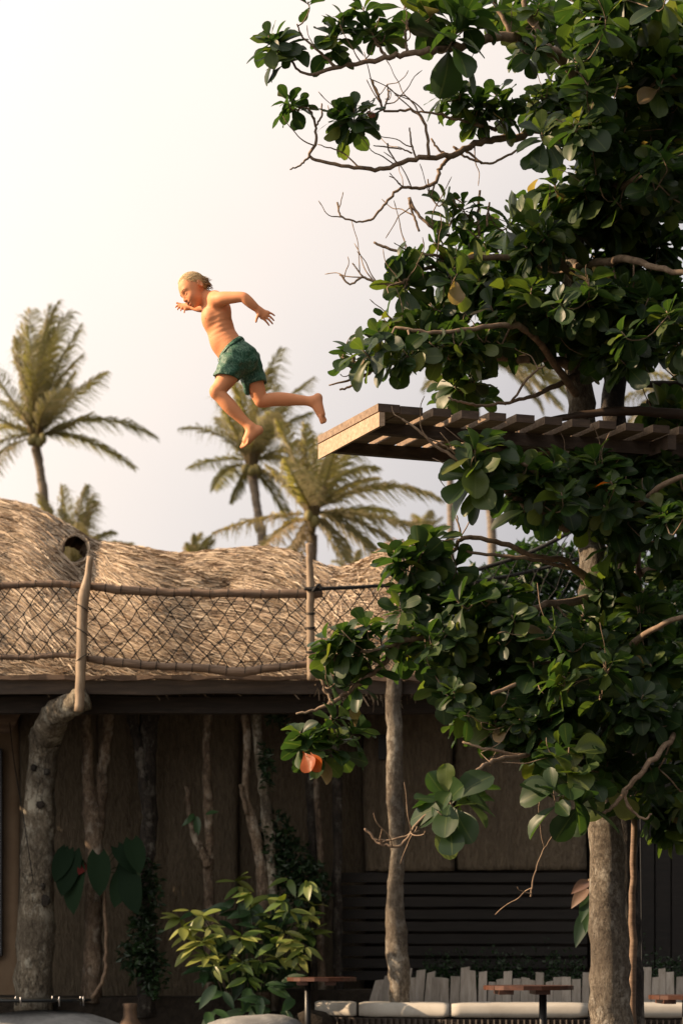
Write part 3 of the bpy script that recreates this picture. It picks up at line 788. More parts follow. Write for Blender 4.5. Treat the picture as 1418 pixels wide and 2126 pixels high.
# slim poles and a steel rod right of the trunk, and a leaning board behind it
pl = trunk('timber_pole', [(1312,2200,16),(1312,1960,15),(1314,1800,14),(1318,1600,14),(1322,1400,13),(1326,1100,13),(1330,930,12)], 12.25, M['rail'], None, 30, 10, .02)
tag(pl, 'slim brown timber pole rising beside the thick trunk', 'pole')
m = MB(); m.tube(spline([P(1333,2320,13.2), P(1332,2000,13.2), P(1329,1700,13.2), P(1326,1480,13.2), P(1324,1000,13.3)], 16), .007, 7)
tag(m.build('steel_rod', M['black'], None), 'thin black rod beside the slim timber pole', 'rod')
m = MB(); a, b = P(1292, 1110, 13.6), P(1264, 1262, 13.6)
dxx = np.array([11 * mpp(13.6), 0, 0]); dyy = np.array([0, .05, 0])
m.hexa([b - dxx, b + dxx, b + dxx + dyy, b - dxx + dyy], [a - dxx, a + dxx, a + dxx + dyy, a - dxx + dyy], 1.0)
m.build('stair_board', M['plank'], plat, False)
m = MB(); a = P(1330, 1275, 13.8); m.hexa([a+(-.08,0,-.05), a+(.07,0,-.02), a+(.07,.04,-.02), a+(-.08,.04,-.05)], [a+(-.08,0,-.005), a+(.08,0,.07), a+(.08,.04,.07), a+(-.08,.04,-.005)], 1.0); m.build('stair_tread', M['plank'], plat, False)
# ------------------------------------------------------------------ the large tree with rosettes of broad leaves
tree = empty('broadleaf_tree', P(1275, 1990, 12.0) * (1, 1, 0)); tag(tree, 'large tree with twin pale trunks, twisting twigs and broad glossy green leaves', 'tree')
TR = np.random.default_rng(21)
limb_pts = []                                     # points along the wood: position, radius
def limb(name, pts, mat, sides=10, n=None, jit=.04, parent=None, wander=.006):
    """a limb through (px, py, distance, width in px)"""
    pts = np.asarray(pts, float); n = n or max(8, len(pts) * 5)
    c = np.array([P(x, y, D) for x, y, D, w in pts]); r = pts[:, 3] / 2 * pts[:, 2] / FPX
    s4 = spline(np.column_stack([c, r]), n)
    s4[1:-1, :3] += TR.normal(0, 1, (n - 2, 3)) * np.minimum(wander, s4[1:-1, 3:] * .35)
    s4[:, 3] = np.maximum(s4[:, 3], .0022)
    m = MB(); m.tube(s4[:, :3], s4[:, 3], sides, jit, float(TR.uniform(.35, .65)), rng=TR)
    for p in s4: limb_pts.append(p)
    return m.build(name, mat, parent or tree)
tk = [limb('trunk', [(1272,2420,11.9,101),(1268,2126,11.9,88),(1262,1960,11.9,79),(1258,1800,11.95,72),(1252,1600,12.0,68),(1244,1400,12.05,65),(1238,1240,12.1,63),(1226,1100,12.2,56),(1214,980,12.3,58),(1203,830,12.35,56),(1190,700,12.3,46),(1192,560,12.2,40),(1205,420,12.2,36),(1225,280,12.2,30),(1245,120,12.3,25),(1250,-60,12.4,18)], M['bark_pale'], 22, 90, .035, wander=.008),
      limb('trunk', [(1308,2420,12.7,80),(1304,2126,12.75,70),(1298,1900,12.8,62),(1296,1700,12.8,58),(1298,1450,12.8,58),(1288,1200,12.75,54),(1278,1000,12.7,50),(1270,820,12.7,48),(1282,650,12.7,40),(1310,450,12.7,32),(1345,250,12.7,25),(1370,60,12.8,18)], M['bark_dark'], 18, 70, .035, wander=.008)]  # rear trunk in dark bark: its shadow is put into the colour
BR = [
 [(1225,250,12.2,26),(1190,150,12.0,24),(1130,98,11.8,22),(1062,76,11.6,20),(1000,80,11.5,17),(950,98,11.4,15),(890,106,11.3,13),(844,109,11.3,12),(804,119,11.3,11),(750,130,11.3,9),(698,140,11.3,9),(645,155,11.3,6),(616,142,11.3,5),(604,118,11.3,5)],
 [(698,140,11.3,7),(660,105,11.25,5),(629,76,11.25,4),(617,50,11.2,3)], [(804,119,11.3,7),(785,95,11.3,6),(775,75,11.3,5)], [(844,109,11.3,6),(842,70,11.3,6),(850,40,11.3,5)],
 [(1062,76,11.6,10),(1040,30,11.6,9),(1010,-20,11.6,8)], [(1141,100,11.8,14),(1100,40,11.9,12),(1080,-20,11.9,10)],
 [(1215,340,12.1,24),(1141,272,12.0,19),(1085,280,11.9,17),(1029,288,11.8,14),(976,304,11.7,13),(936,324,11.6,12),(864,331,11.5,10),(797,350,11.45,9),(745,347,11.4,8),(678,337,11.4,7),(642,324,11.4,6),(655,298,11.35,6),(655,264,11.35,5),(645,231,11.3,5),(625,222,11.3,4)],
 [(642,324,11.4,5),(625,342,11.4,4),(602,352,11.4,3)], [(655,264,11.35,4),(668,240,11.3,4),(668,215,11.3,3)],
 [(936,324,11.6,9),(916,346,11.6,8),(903,377,11.6,8),(877,390,11.6,7),(837,390,11.55,6),(811,410,11.55,6),(791,432,11.5,5),(771,456,11.5,5),(745,460,11.5,4),(708,450,11.5,4),(700,420,11.5,4)],
 [(903,377,11.6,4),(893,410,11.6,3),(888,372,11.6,3)], [(837,390,11.55,3),(820,372,11.5,2.5),(808,366,11.5,2)],
 [(890,326,11.5,7),(884,264,11.5,6),(860,231,11.5,6),(830,229,11.5,5),(797,228,11.5,5),(785,195,11.5,5),(771,166,11.5,4)],
 [(797,228,11.5,4),(806,200,11.5,4),(804,175,11.5,3)], [(860,231,11.5,4),(905,236,11.5,5),(960,250,11.6,6),(1029,270,11.8,8)], [(884,264,11.5,3),(850,205,11.5,3),(820,198,11.5,2)],
 [(864,331,11.5,4),(855,300,11.5,4),(850,265,11.5,3)], [(855,318,11.5,4),(835,310,11.5,3),(800,305,11.5,3),(775,302,11.5,2)], [(745,347,11.4,4),(718,322,11.4,3),(700,312,11.4,3),(660,300,11.4,2)], [(825,340,11.5,3),(810,318,11.5,3),(804,298,11.5,4)],
 [(936,324,11.6,5),(910,310,11.6,5),(895,288,11.6,4)], [(1000,338,11.7,5),(965,325,11.7,5),(940,305,11.7,3)], [(1085,305,11.7,5),(1040,330,11.7,5),(1005,340,11.7,5),(975,318,11.7,5),(940,304,11.7,4)],
 [(1200,590,12.2,20),(1141,529,11.9,14),(1055,536,11.7,13),(943,539,11.6,10),(900,552,11.5,9),(877,562,11.5,8),(850,580,11.4,7),(824,589,11.4,6),(791,589,11.4,6),(754,575,11.4,5),(728,590,11.4,4),(705,570,11.4,4)],
 [(754,575,11.4,4),(742,560,11.4,3),(732,546,11.4,3)], [(943,539,11.6,7),(880,528,11.5,6),(820,520,11.5,6),(800,512,11.5,6),(776,503,11.5,5)], [(850,545,11.5,5),(845,520,11.5,5),(842,517,11.5,5)], [(870,480,11.6,5),(855,440,11.6,5),(848,410,11.6,5)],
 [(940,490,11.7,6),(900,475,11.6,6),(868,445,11.6,6),(850,410,11.6,6)], [(995,490,11.6,6),(992,440,11.6,6),(996,395,11.6,5)], [(1010,470,11.6,5),(1012,440,11.6,5),(1016,420,11.6,4)],
 [(1195,760,12.3,22),(1100,745,11.9,18),(1000,745,11.7,14),(920,740,11.6,13),(860,745,11.5,11),(800,757,11.45,9),(750,783,11.4,6),(730,788,11.4,5),(683,800,11.4,3)], [(750,783,11.4,5),(728,803,11.4,5),(705,809,11.4,4)], [(745,780,11.4,5),(720,755,11.4,4),(710,740,11.4,4)], [(830,752,11.45,5),(820,720,11.4,5),(835,655,11.4,4)],
 [(1195,780,12.3,15),(1120,815,11.9,9),(1060,835,11.5,7),(1000,842,11.3,6),(960,835,11.2,5),(930,825,11.2,4)], [(1060,835,11.5,5),(1100,780,11.4,5),(1130,760,11.4,4)],
 [(1216,1000,12.2,22),(1180,1095,11.6,16),(1120,1060,11.2,14),(1060,1030,11.0,12),(1000,985,10.85,10),(960,958,10.8,8),(910,930,10.8,6),(870,895,10.8,5),(835,870,10.8,4)], [(960,958,10.8,5),(930,930,10.8,4),(890,910,10.8,3)],
 [(1238,1230,12.1,22),(1180,1168,11.8,14),(1110,1155,11.6,12),(1030,1125,11.5,11),(960,1118,11.4,9),(940,1146,11.4,8),(900,1142,11.3,7),(860,1130,11.3,6)], [(960,1118,11.4,6),(952,1090,11.4,4),(948,1070,11.4,3)], [(1180,1180,11.8,8),(1100,1160,11.4,8),(1000,1150,11.4,7),(950,1140,11.4,6)],
 [(1245,1400,12.0,26),(1150,1385,11.7,20),(1050,1365,11.5,16),(960,1345,11.4,13),(880,1325,11.3,12),(830,1335,11.2,12),(800,1372,11.2,11),(760,1410,11.2,10),(715,1440,11.2,9),(690,1458,11.2,9),(650,1475,11.2,6),(615,1482,11.2,4)], [(690,1458,11.2,6),(675,1430,11.2,7),(665,1400,11.2,7)], [(690,1458,11.2,5),(686,1500,11.2,5),(682,1535,11.2,5)], [(830,1335,11.2,7),(780,1350,11.1,6),(720,1355,11.1,5)],
 [(1256,1560,12.0,20),(1150,1540,11.4,12),(1090,1568,11.0,10),(1030,1578,10.7,9),(1010,1585,10.5,8),(980,1610,10.3,7),(950,1640,10.1,7)], [(1090,1568,11.0,7),(1010,1555,10.9,6),(960,1540,10.9,5)],
 [(950,1650,10.1,6),(880,1695,10.1,6),(835,1752,10.1,6),(800,1755,10.1,6),(780,1745,10.1,5),(757,1720,10.1,5)], [(870,1725,10.1,4),(820,1742,10.1,4),(785,1745,10.1,4)],
 [(1300,1400,12.5,20),(1400,1500,11.4,13),(1370,1560,11.0,12),(1330,1605,10.9,11),(1300,1640,10.9,10),(1270,1675,10.9,8),(1250,1690,10.9,7)], [(1300,1640,10.9,7),(1300,1670,10.9,6),(1335,1700,10.9,5),(1352,1690,10.9,4)],
 [(1150,1730,10.95,3),(1125,1770,10.95,3),(1108,1820,10.95,3.5),(1101,1862,10.95,4)],
 # limbs to the right and into depth, carrying the dense mass
 [(1225,280,12.2,24),(1320,200,11.8,18),(1420,130,11.6,12),(1500,60,11.5,7)], [(1205,420,12.2,24),(1300,380,11.7,16),(1400,330,11.4,12),(1500,300,11.3,8)], [(1192,560,12.2,24),(1290,540,11.6,16),(1390,560,11.3,12),(1500,580,11.2,8)],
 [(1310,450,12.7,22),(1390,420,13.1,16),(1480,400,13.4,10)], [(1195,640,12.3,20),(1150,640,12.8,16),(1080,620,13.2,12),(1000,630,13.4,8)], [(1282,650,12.7,22),(1360,690,12.2,16),(1450,700,12.0,10)],
 [(1203,830,12.35,16),(1100,690,11.6,14),(1020,680,11.3,10),(900,690,11.2,8),(820,680,11.2,6)], [(1225,1100,12.2,22),(1310,1060,11.6,15),(1390,1000,11.3,11),(1490,960,11.2,8)], [(1284,1200,12.65,22),(1360,1180,12.1,16),(1430,1120,11.8,11),(1500,1100,11.8,8)],
 [(1246,1400,12.05,22),(1310,1340,11.4,15),(1390,1290,11.1,11),(1490,1260,11.0,8)], [(1250,1480,12.0,20),(1170,1440,11.3,14),(1090,1420,11.0,10),(1020,1440,10.9,7)], [(1238,1240,12.1,20),(1130,1260,11.4,14),(1060,1270,11.2,10),(1000,1240,11.1,7)],
 [(1250,1600,12.0,14),(1200,1590,11.3,10),(1175,1600,10.8,8)], [(1292,1450,12.6,16),(1370,1560,12.3,12),(1440,1600,12.1,8)], [(1226,1100,12.2,16),(1160,1010,11.3,12),(1120,985,11.0,9),(1080,960,10.9,7)],
]
for b in BR: limb('branch', b, M['twig'], 8 if max(q[3] for q in b) < 12 else 12)

# rosettes: (px, py, distance, leaf length in px, leaves)
RS = []
def ros(px, py, D, L=64, n=12, ax=None): RS.append((px, py, D, L * .96, int(n * 1.25), ax))
for a in [(572,92,11.3,70,16),(560,80,11.2,55,8),(585,112,11.35,58,9),(700,66,11.3,66,14),(690,95,11.35,58,9),(712,40,11.3,56,8),(770,62,11.3,52,9),(800,70,11.35,50,9),(755,20,11.3,54,9),(640,8,11.3,40,4),
          (598,212,11.3,56,10),(622,218,11.35,46,8),(720,252,11.4,70,18),(735,232,11.3,60,12),(700,240,11.35,58,10),(768,228,11.4,40,6),
          (870,30,11.4,80,8),(905,20,11.35,80,9),(945,70,11.2,110,9),(960,30,11.25,90,10),(995,15,11.4,80,8),(840,12,11.5,70,7),(1040,12,11.6,60,8),
          (912,195,11.6,58,10),(955,200,11.6,56,11),(990,215,11.65,60,12),(985,245,11.7,58,12),(940,225,11.7,50,9),(1030,200,11.7,55,10),(1050,240,11.7,60,12),
          (830,545,11.45,62,12),(845,590,11.45,66,12),(860,560,11.5,58,9),(925,415,11.6,52,8),(940,455,11.6,62,9),(960,425,11.55,50,8),(905,505,11.6,50,7),(975,480,11.6,60,9),
          (728,730,11.35,66,9),(735,742,11.35,58,6),(805,655,11.4,44,7),(800,700,11.4,60,10),(870,690,11.35,66,11),(830,730,11.4,60,10),(900,640,11.5,60,11),
          (985,935,10.75,92,10),(1010,920,10.85,80,10),(975,985,10.75,98,8),(1000,1000,10.85,80,9),(1085,965,10.95,70,9),(1110,985,10.95,74,9),(1150,960,11.0,62,9),(1070,1010,11.0,74,9),(1130,1045,11.0,74,8),
          (870,1150,11.3,76,12),(840,1180,11.3,74,12),(820,1150,11.25,70,10),(900,1120,11.35,72,11),(850,1230,11.3,74,12),(905,1210,11.35,76,12),(880,1270,11.3,74,11),(940,1175,11.45,62,9),(830,1265,11.2,66,10),(945,1250,11.4,70,11),
          (680,1330,11.1,62,11),(715,1320,11.1,66,12),(700,1360,11.15,66,11),(760,1300,11.1,60,10),(745,1345,11.15,66,11),(790,1330,11.2,60,10),(740,1410,11.2,62,9),(700,1415,11.2,54,7),(765,1380,11.2,60,9),
          (640,1540,11.15,72,12),(625,1525,11.1,60,8),(690,1540,11.2,78,11),(735,1515,11.25,70,10),(700,1490,11.2,60,9),(660,1555,11.15,70,8),
          (930,1660,10.0,108,8),(965,1650,10.2,100,6),(915,1690,9.95,90,3),
          (1180,1610,10.75,100,7),(1215,1600,10.85,96,7),(1150,1650,10.75,90,6),(1210,1660,10.85,96,7),(1180,1560,10.75,84,4)]: ros(*a)
def fill(cx, cy, rx, ry, D, dD, n, L=66, lobes=None):
    """rosettes gathered in clumps, so that gaps stay between them"""
    n = int(n * (1.0 if cx > 1180 or cy > 1100 else .80)); nc_ = max(2, n // 5); cen = []
    for _ in range(nc_):
        r = math.sqrt(TR.random()); a = TR.uniform(0, 2*math.pi); cen.append((cx + rx*r*math.cos(a), cy + ry*r*math.sin(a), D + TR.uniform(-dD, dD)))
    for _ in range(n):
        c = cen[int(TR.integers(nc_))]
        x, y, d = c[0] + TR.normal(0, 34), c[1] + TR.normal(0, 22), c[2] + TR.normal(0, .16)
        if x > 770 and 815 < y < 955 and d < 12.0: d = TR.uniform(12.3, 13.0)
        if 1040 < x < 1420 and 745 < y < 850 and TR.random() < .85: continue
        ros(x, y, d, L * TR.uniform(.62, 1.22), int(TR.integers(7, 16)))
fill(1300, 40, 190, 70, 11.9, .8, 48, 84); fill(1130, 60, 90, 70, 11.9, .5, 10, 66); fill(1350, 130, 120, 70, 11.7, .6, 26, 76)
fill(1140, 220, 70, 45, 11.9, .5, 16); fill(1290, 250, 160, 90, 12.0, .9, 54)
fill(1300, 420, 150, 105, 12.0, 1.0, 60); fill(1150, 420, 44, 60, 11.8, .5, 11); fill(1080, 485, 46, 36, 11.7, .4, 8)
fill(1010, 590, 110, 60, 11.8, .6, 26); fill(1200, 590, 220, 90, 12.0, 1.0, 70); fill(930, 685, 150, 56, 11.7, .6, 36); fill(1140, 690, 180, 52, 12.0, .9, 46); fill(1340, 690, 110, 60, 12.0, .8, 30)
fill(950, 790, 66, 34, 11.6, .3, 9, 60); fill(1390, 800, 40, 60, 12.2, .5, 5)
fill(1300, 1010, 150, 76, 11.6, .7, 46); fill(1140, 1010, 90, 40, 11.5, .5, 12); fill(1390, 900, 60, 60, 12.2, .3, 6)
fill(1060, 1260, 100, 90, 11.4, .4, 22); fill(1210, 1380, 200, 120, 11.6, .7, 60); fill(1360, 1190, 110, 140, 11.7, .7, 44); fill(930, 1390, 110, 70, 11.5, .4, 20); fill(1070, 1450, 120, 66, 11.4, .5, 22)
fill(1400, 1440, 80, 90, 11.8, .7, 16); fill(1400, 1640, 60, 90, 11.9, .5, 16, 78); fill(1280, 1530, 120, 50, 11.9, .5, 10); fill(900, 1320, 80, 60, 11.5, .3, 12)

fill(1040, 1500, 130, 44, 11.2, .4, 20, 70); fill(960, 1440, 90, 40, 11.3, .3, 10); fill(1290, 1640, 60, 40, 11.5, .3, 6, 80)

# leaf shapes: obovate blade on a short stalk
ROWS = np.array([0, .10, .24, .40, .56, .70, .82, .92, .985]); COLS = np.array([-1, -.52, 0, .52, 1.0])
WID = np.array([.012, .020, .085, .172, .245, .292, .285, .215, .080])
def leaf_shape(r, wide=1.0):
    curl, fold, tw = r.uniform(-.05, .45), r.uniform(.0, .75), r.normal(0, .3)
    bend = r.normal(0, .05); wav = r.uniform(.0, .045); ph = r.uniform(0, 6)
    wd = WID * wide * r.uniform(.86, 1.18)
    v = []
    for t, w in zip(ROWS, wd):
        for c in COLS:
            y = c * w
            z = -curl * t ** 2.0 + fold * abs(y) * (1 - .3 * t) + wav * math.sin(ph + t * 11 + c * 2) * abs(c)
            y2 = y * math.cos(tw * t) + bend * t * t; z2 = z + y * math.sin(tw * t)
            v.append((t - .06 * abs(c) ** 2 * w, y2, z2))
    return np.array(v)
nc = len(COLS)
LF = np.array([(i*nc+j, (i+1)*nc+j, (i+1)*nc+j+1, i*nc+j+1) for i in range(len(ROWS)-1) for j in range(nc-1)])
NS = 16
ACR = np.abs(np.tile(COLS, len(ROWS)))
SHAPES = [leaf_shape(np.random.default_rng(100 + i)) for i in range(NS)]
TINTS = [.05, .22, .34, .45, .58, .72, .86, .93, .956, 1.0]
TW = np.array([.14, .21, .21, .17, .11, .07, .055, .030, .007, .0012]); TW /= TW.sum()

leaves = []      # (shape, tint index, 3x3 basis * length, position)
lp = None
twig_mb = MB()
LPA = np.array(limb_pts)
def attach(p):
    d = np.linalg.norm(LPA[:, :3] - p, axis=1)
    i = int(np.argmin(d + (LPA[:, 3] > .035) * .25)); return LPA[i], d[i]
trunk_c = P(1230, 700, 12.2)
order = sorted(range(len(RS)), key=lambda i: np.linalg.norm(P(*RS[i][:3]) - trunk_c))
for i in order:
    px, py, D, Lp, nl, axis = RS[i]
    c = P(px, py, D); Lm = Lp * D / FPX
    (q, dist) = attach(c)
    out = nrm(c - q[:3]) if dist > .02 else np.array((0, 0, 1.0))
    ax_ = nrm(out * .55 + np.array((TR.normal(0, .25) - .12, TR.normal(-.1, .25), .75)))
    # twig from the nearest wood to the heart of the rosette
    base = c - ax_ * Lm * .35
    if dist > .03:
        mid = (q[:3] + base) / 2 + np.array((0, 0, -.12 * dist)) + TR.normal(0, .05 * dist + .003, 3)
        r0 = min(max(.005 + .006 * dist, .0045), max(q[3], .004) * .9)
        pts = spline([q[:3], mid, base, c + ax_ * Lm * .12], 9)
        twig_mb.tube(pts, np.linspace(r0, .0038, 9), 6, .06, float(TR.uniform(.3, .7)), rng=TR)
        LPA = np.concatenate([LPA, np.column_stack([pts[3:8], np.linspace(r0, .004, 9)[3:8]])])
    u = nrm(np.cross(ax_, (0.3, 1, .2))); w = np.cross(ax_, u)
    spin = TR.uniform(0, 6.28)
    for k in range(nl):
        f = (k + .5) / nl
        phi = spin + k * 2.39996 + TR.normal(0, .15)
        pol = math.radians(22 + 84 * f ** .75 + TR.normal(0, 9))          # young leaves stand up, old ones spread and hang
        rad = u * math.cos(phi) + w * math.sin(phi)
        d = ax_ * math.cos(pol) + rad * math.sin(pol)
        d = nrm(d + np.array((.05, 0, -.16 * f - .04)))
        nrmv = ax_ * math.sin(pol) - rad * math.cos(pol)
        nrmv = nrmv + TR.normal(0, .22, 3)
        nrmv = nrm(nrmv - d * nrmv.dot(d)); sd_ = np.cross(nrmv, d)
        ll = Lm * (.55 + .5 * f ** .5) * TR.uniform(.85, 1.12)
        s = int(TR.integers(NS))
        ti = int(TR.choice(len(TINTS), p=TW))
        if f < .25 and ti < 5 and TR.random() < .5: ti += 2
        pos = base + ax_ * Lm * (.40 - .36 * f)
        leaves.append((s, ti, np.stack([d, sd_, nrmv], 1) * ll, pos))
# one orange leaf hanging below the lowest left rosette
d = nrm((.25, -.3, -.55)); nv_ = nrm(np.cross(d, (.2, .3, 1))); nv_ = nrm((-.3, -1, .1) - d * np.dot((-.3, -1, .1), d))
leaves.append((2, 9, np.stack([d, np.cross(nv_, d), nv_], 1) * .135 * np.array([1, 1.2, 1]), P(630, 1560, 11.0)))
leaves.append((5, 9, np.stack([d, np.cross(nv_, d), nv_], 1) * .12 * np.array([1, 1.2, 1]), P(645, 1562, 10.98)))
# bare twigs standing out along the light side of the crown
cand = LPA[(LPA[:, 3] < .02) & (LPA[:, 3] > .0035)]
cx_ = HX + FPX * cand[:, 0] / cand[:, 1]; cand = cand[(cx_ > 640) & (cx_ < 1350)]
for k in range(260):
    q = cand[int(TR.integers(len(cand)))]; d = nrm((TR.normal(-.45, .5), TR.normal(-.25, .5), TR.normal(.35, .6))); l = TR.uniform(.10, .36)
    pts = [q[:3]]
    for i in range(5):
        d = nrm(d + TR.normal(0, .22, 3) + (0, 0, .10)); pts.append(pts[-1] + d * l / 5)
    pts = spline(pts, 12); rr = np.linspace(min(q[3] * .7, .0042), .0021, 12); rr[-2:] = (.0032, .0016)
    twig_mb.tube(pts, rr, 5, .06, float(TR.uniform(.4, 1)), rng=TR)
tag(twig_mb.build('twigs', M['twig'], tree), kind='stuff')
# which leaves show largest: a coarse depth buffer over the picture
NLV = len(leaves)
S3 = np.array([SHAPES[l[0]] for l in leaves]); B3 = np.array([l[2] for l in leaves]); P3 = np.array([l[3] for l in leaves])
WV = np.einsum('nij,nkj->nki', B3, S3) + P3[:, None, :]
FC = np.concatenate([WV, WV[:, LF].mean(2)], 1)
pxs = HX + FPX * FC[..., 0] / FC[..., 1]; pys = HY - FPX * (FC[..., 2] - EYE) / FC[..., 1]; dep = FC[..., 1]
ix, iy = np.floor(pxs / 6).astype(int), np.floor(pys / 6).astype(int)
W6, H6 = 237, 355
inside = (ix >= 0) & (ix < W6) & (iy >= 0) & (iy < H6)
lid = np.repeat(np.arange(NLV)[:, None], FC.shape[1], 1)[inside]; cell = (iy * W6 + ix)[inside]; dp = dep[inside]
o_ = np.argsort(-dp); zb_ = np.full(W6 * H6, -1); zb_[cell[o_]] = lid[o_]
cnt = np.bincount(zb_[zb_ >= 0], minlength=NLV)
single = set(np.argsort(-cnt)[:300].tolist()) | {NLV - 1, NLV - 2}
single = set(sorted(single, key=lambda i: -cnt[i])[:299]) | {NLV - 1}
cache = {}
for i in sorted(single):
    s, ti, B, p = leaves[i]
    if (s, ti) not in cache: cache[(s, ti)] = mesh_np('leaf', SHAPES[s], LF, M['leaf'], True, np.full(len(SHAPES[s]), TINTS[ti]), ACR)
    o = link('leaf', cache[(s, ti)], tree)
    mt_ = Matrix.Identity(4)
    for a in range(3):
        for b in range(3): mt_[a][b] = B[a, b]
        mt_[a][3] = p[a]
    o.matrix_basis = mt_
rest = np.array([i for i in range(NLV) if i not in single])
nvp = WV.shape[1]
F = (LF[None] + (np.arange(len(rest)) * nvp)[:, None, None]).reshape(-1, 4)
tag(obj_np('crown', WV[rest].reshape(-1, 3), F, M['leaf'], tree, True, np.repeat(np.array([TINTS[leaves[i][1]] for i in rest]), nvp), np.tile(ACR, len(rest))), kind='stuff')
print('leaves', NLV)
# ------------------------------------------------------------------ coconut palms behind the house
PR = np.random.default_rng(5)
def frond(parent, C, ctrl, tip, D, dd, fringe=1.0, tint=.45, width=.030, np_=58):
    """one palm leaf: a bowed rib with hanging leaflets on both sides; pixels of start, bow and tip, dd = depth of the tip"""
    wx = PR.uniform(2, 16); a, b, c = P(*C, D), P(*ctrl, D + dd * .4), P(tip[0] + wx, tip[1] + wx * .5, D + dd)
    t = np.linspace(0, 1, 26)[:, None]
    r = (1-t)**2*a + 2*t*(1-t)*b + t*t*c
    Lr = np.linalg.norm(np.diff(r, axis=0), axis=1).sum()
    m = MB(); m.tube(r, np.linspace(.035, .006, 26) * Lr / 4, 5, 0, .75)
    tt = np.linspace(.10, .995, np_)
    n = len(tt) * 2
    p = np.stack([np.interp(tt, t[:, 0], r[:, k]) for k in range(3)], -1)
    T = np.gradient(p, axis=0); T /= np.linalg.norm(T, axis=1)[:, None]
    S = np.cross(T, (0, 0, 1.0)); S /= np.linalg.norm(S, axis=1)[:, None] + 1e-9
    ll = Lr * .30 * fringe * np.clip(np.interp(tt, [0, .12, .4, .75, 1], [.35, .75, 1, .8, .28]), 0, 2)
    vs, fs, tn = [], [], []
    for sgn in (-1, 1):
        j = PR.normal(0, .10, (np_, 3)); l = (ll * PR.uniform(.75, 1.12, np_))[:, None]
        d0 = T * .62 + S * sgn * .62 + np.array((.26, 0, .0)) + j; d0 /= np.linalg.norm(d0, axis=1)[:, None]
        hang = PR.uniform(.7, 1.5, (np_, 1))
        d1 = d0 * .8 + np.array((.45, 0, -1.0)) * hang + j * .5; d1 /= np.linalg.norm(d1, axis=1)[:, None]
        p1 = p + d0 * l * .5; p2 = p1 + d1 * l * .5
        w = np.cross(d0, np.array((.2, 1.0, .3))); w /= np.linalg.norm(w, axis=1)[:, None] + 1e-9; w = w * width * .5
        vs.append(np.stack([p - w*.6, p + w*.6, p1 - w, p1 + w, p2 - w*.15, p2 + w*.15], 1).reshape(-1, 3))
        tn.append(np.repeat(np.clip(tint + PR.normal(0, .13, np_), 0, 1), 6))
    for k, (v, q) in enumerate(zip(vs, tn)):
        b0 = np.arange(np_) * 6
        m.add(v, np.concatenate([np.stack([b0, b0+1, b0+3, b0+2], -1), np.stack([b0+2, b0+3, b0+5, b0+4], -1)]).tolist(), q)
    return m.build('frond', M['palm'], parent)
def palm(C, D, trunk_pts, fronds, label, brown=(), extra=4, width=.022, span=1.0):
    base = trunk_pts[0] if trunk_pts else (C[0], 1900, 20)
    g = P(C[0], HY, D); root = empty('palm_tree', (g[0], D, 0)); tag(root, label, 'palm tree', 'coconut palms behind the house')
    pts = [(trunk_pts[0][0] + 12, HY + EYE / D * FPX, trunk_pts[0][2] * 1.25)] + list(trunk_pts) if trunk_pts else [(C[0] + 8, HY + EYE / D * FPX, 22), (C[0], C[1] + 5, 16)]
    pts = [(x, y, w * .78) for x, y, w in pts]
    tr = trunk('trunk', pts, D, M['palm_bark'], root, 40, 10, .03)
    for k, f in enumerate(fronds):
        frond(root, (C[0] + PR.normal(0, 4), C[1] + PR.normal(0, 4)), f[0], f[1], D, f[2] if len(f) > 2 else PR.uniform(-1.2, 1.2), tint=.95 if k in brown else PR.uniform(.25, .7), width=width)
    # heart of the crown: stalk bases and nuts
    m = MB()
    for k in range(14):
        a = PR.uniform(0, 6.28); c = P(C[0], C[1], D); d = np.array((math.cos(a) * .5, math.sin(a) * .5, .75)) * span
        m.tube([c + (0, 0, -.3), c + d * .25, c + d * .55], [.06, .05, .03], 6, .05, PR.uniform(.8, 1))
    m.build('crown_shaft', M['palm'], root)
    for k in range(extra):
        c = P(C[0] + PR.uniform(-16, 16), C[1] + PR.uniform(2, 16), D - .3); m = MB(); m.add(*rock(c[0], c[1], c[2], .085, .085, .11, 50 + k, 12)); m.build('coconut', M['nut'], root)
    return root
M['palm_bark'] = grain_mat('palm_bark', (.14,.11,.08), (.27,.215,.16), (.38,.31,.24), (2, 2, 14), 1.4, .9, .6, .03)
M['nut'] = plain('coconut_husk', (.20, .17, .05), .6)
palm((75, 905), 40, [(104, 1150, 27), (96, 1070, 25), (86, 990, 24), (76, 930, 26)],
     [((62,720),(118,628)), ((58,740),(140,645)), ((50,730),(60,640)), ((85,740),(90,632)), ((100,780),(158,672)), ((40,760),(30,700)), ((95,800),(165,735)),
      ((105,850),(150,770)), ((125,830),(205,765)), ((185,832),(308,900)), ((165,888),(272,968)), ((10,800),(-60,720)), ((-10,850),(-130,840)), ((10,890),(-70,965)), ((0,910),(-40,1000)),
      ((55,800),(20,735)), ((80,780),(110,690)), ((110,900),(180,850)), ((60,770),(75,700),2.0), ((90,820),(130,800),-2.0), ((50,850),(0,830),2.0), ((75,760),(100,660),1.5), ((70,790),(45,670),-1.5), ((40,880),(-30,890),1.0)],
     'tall coconut palm with a green crown at the left edge')
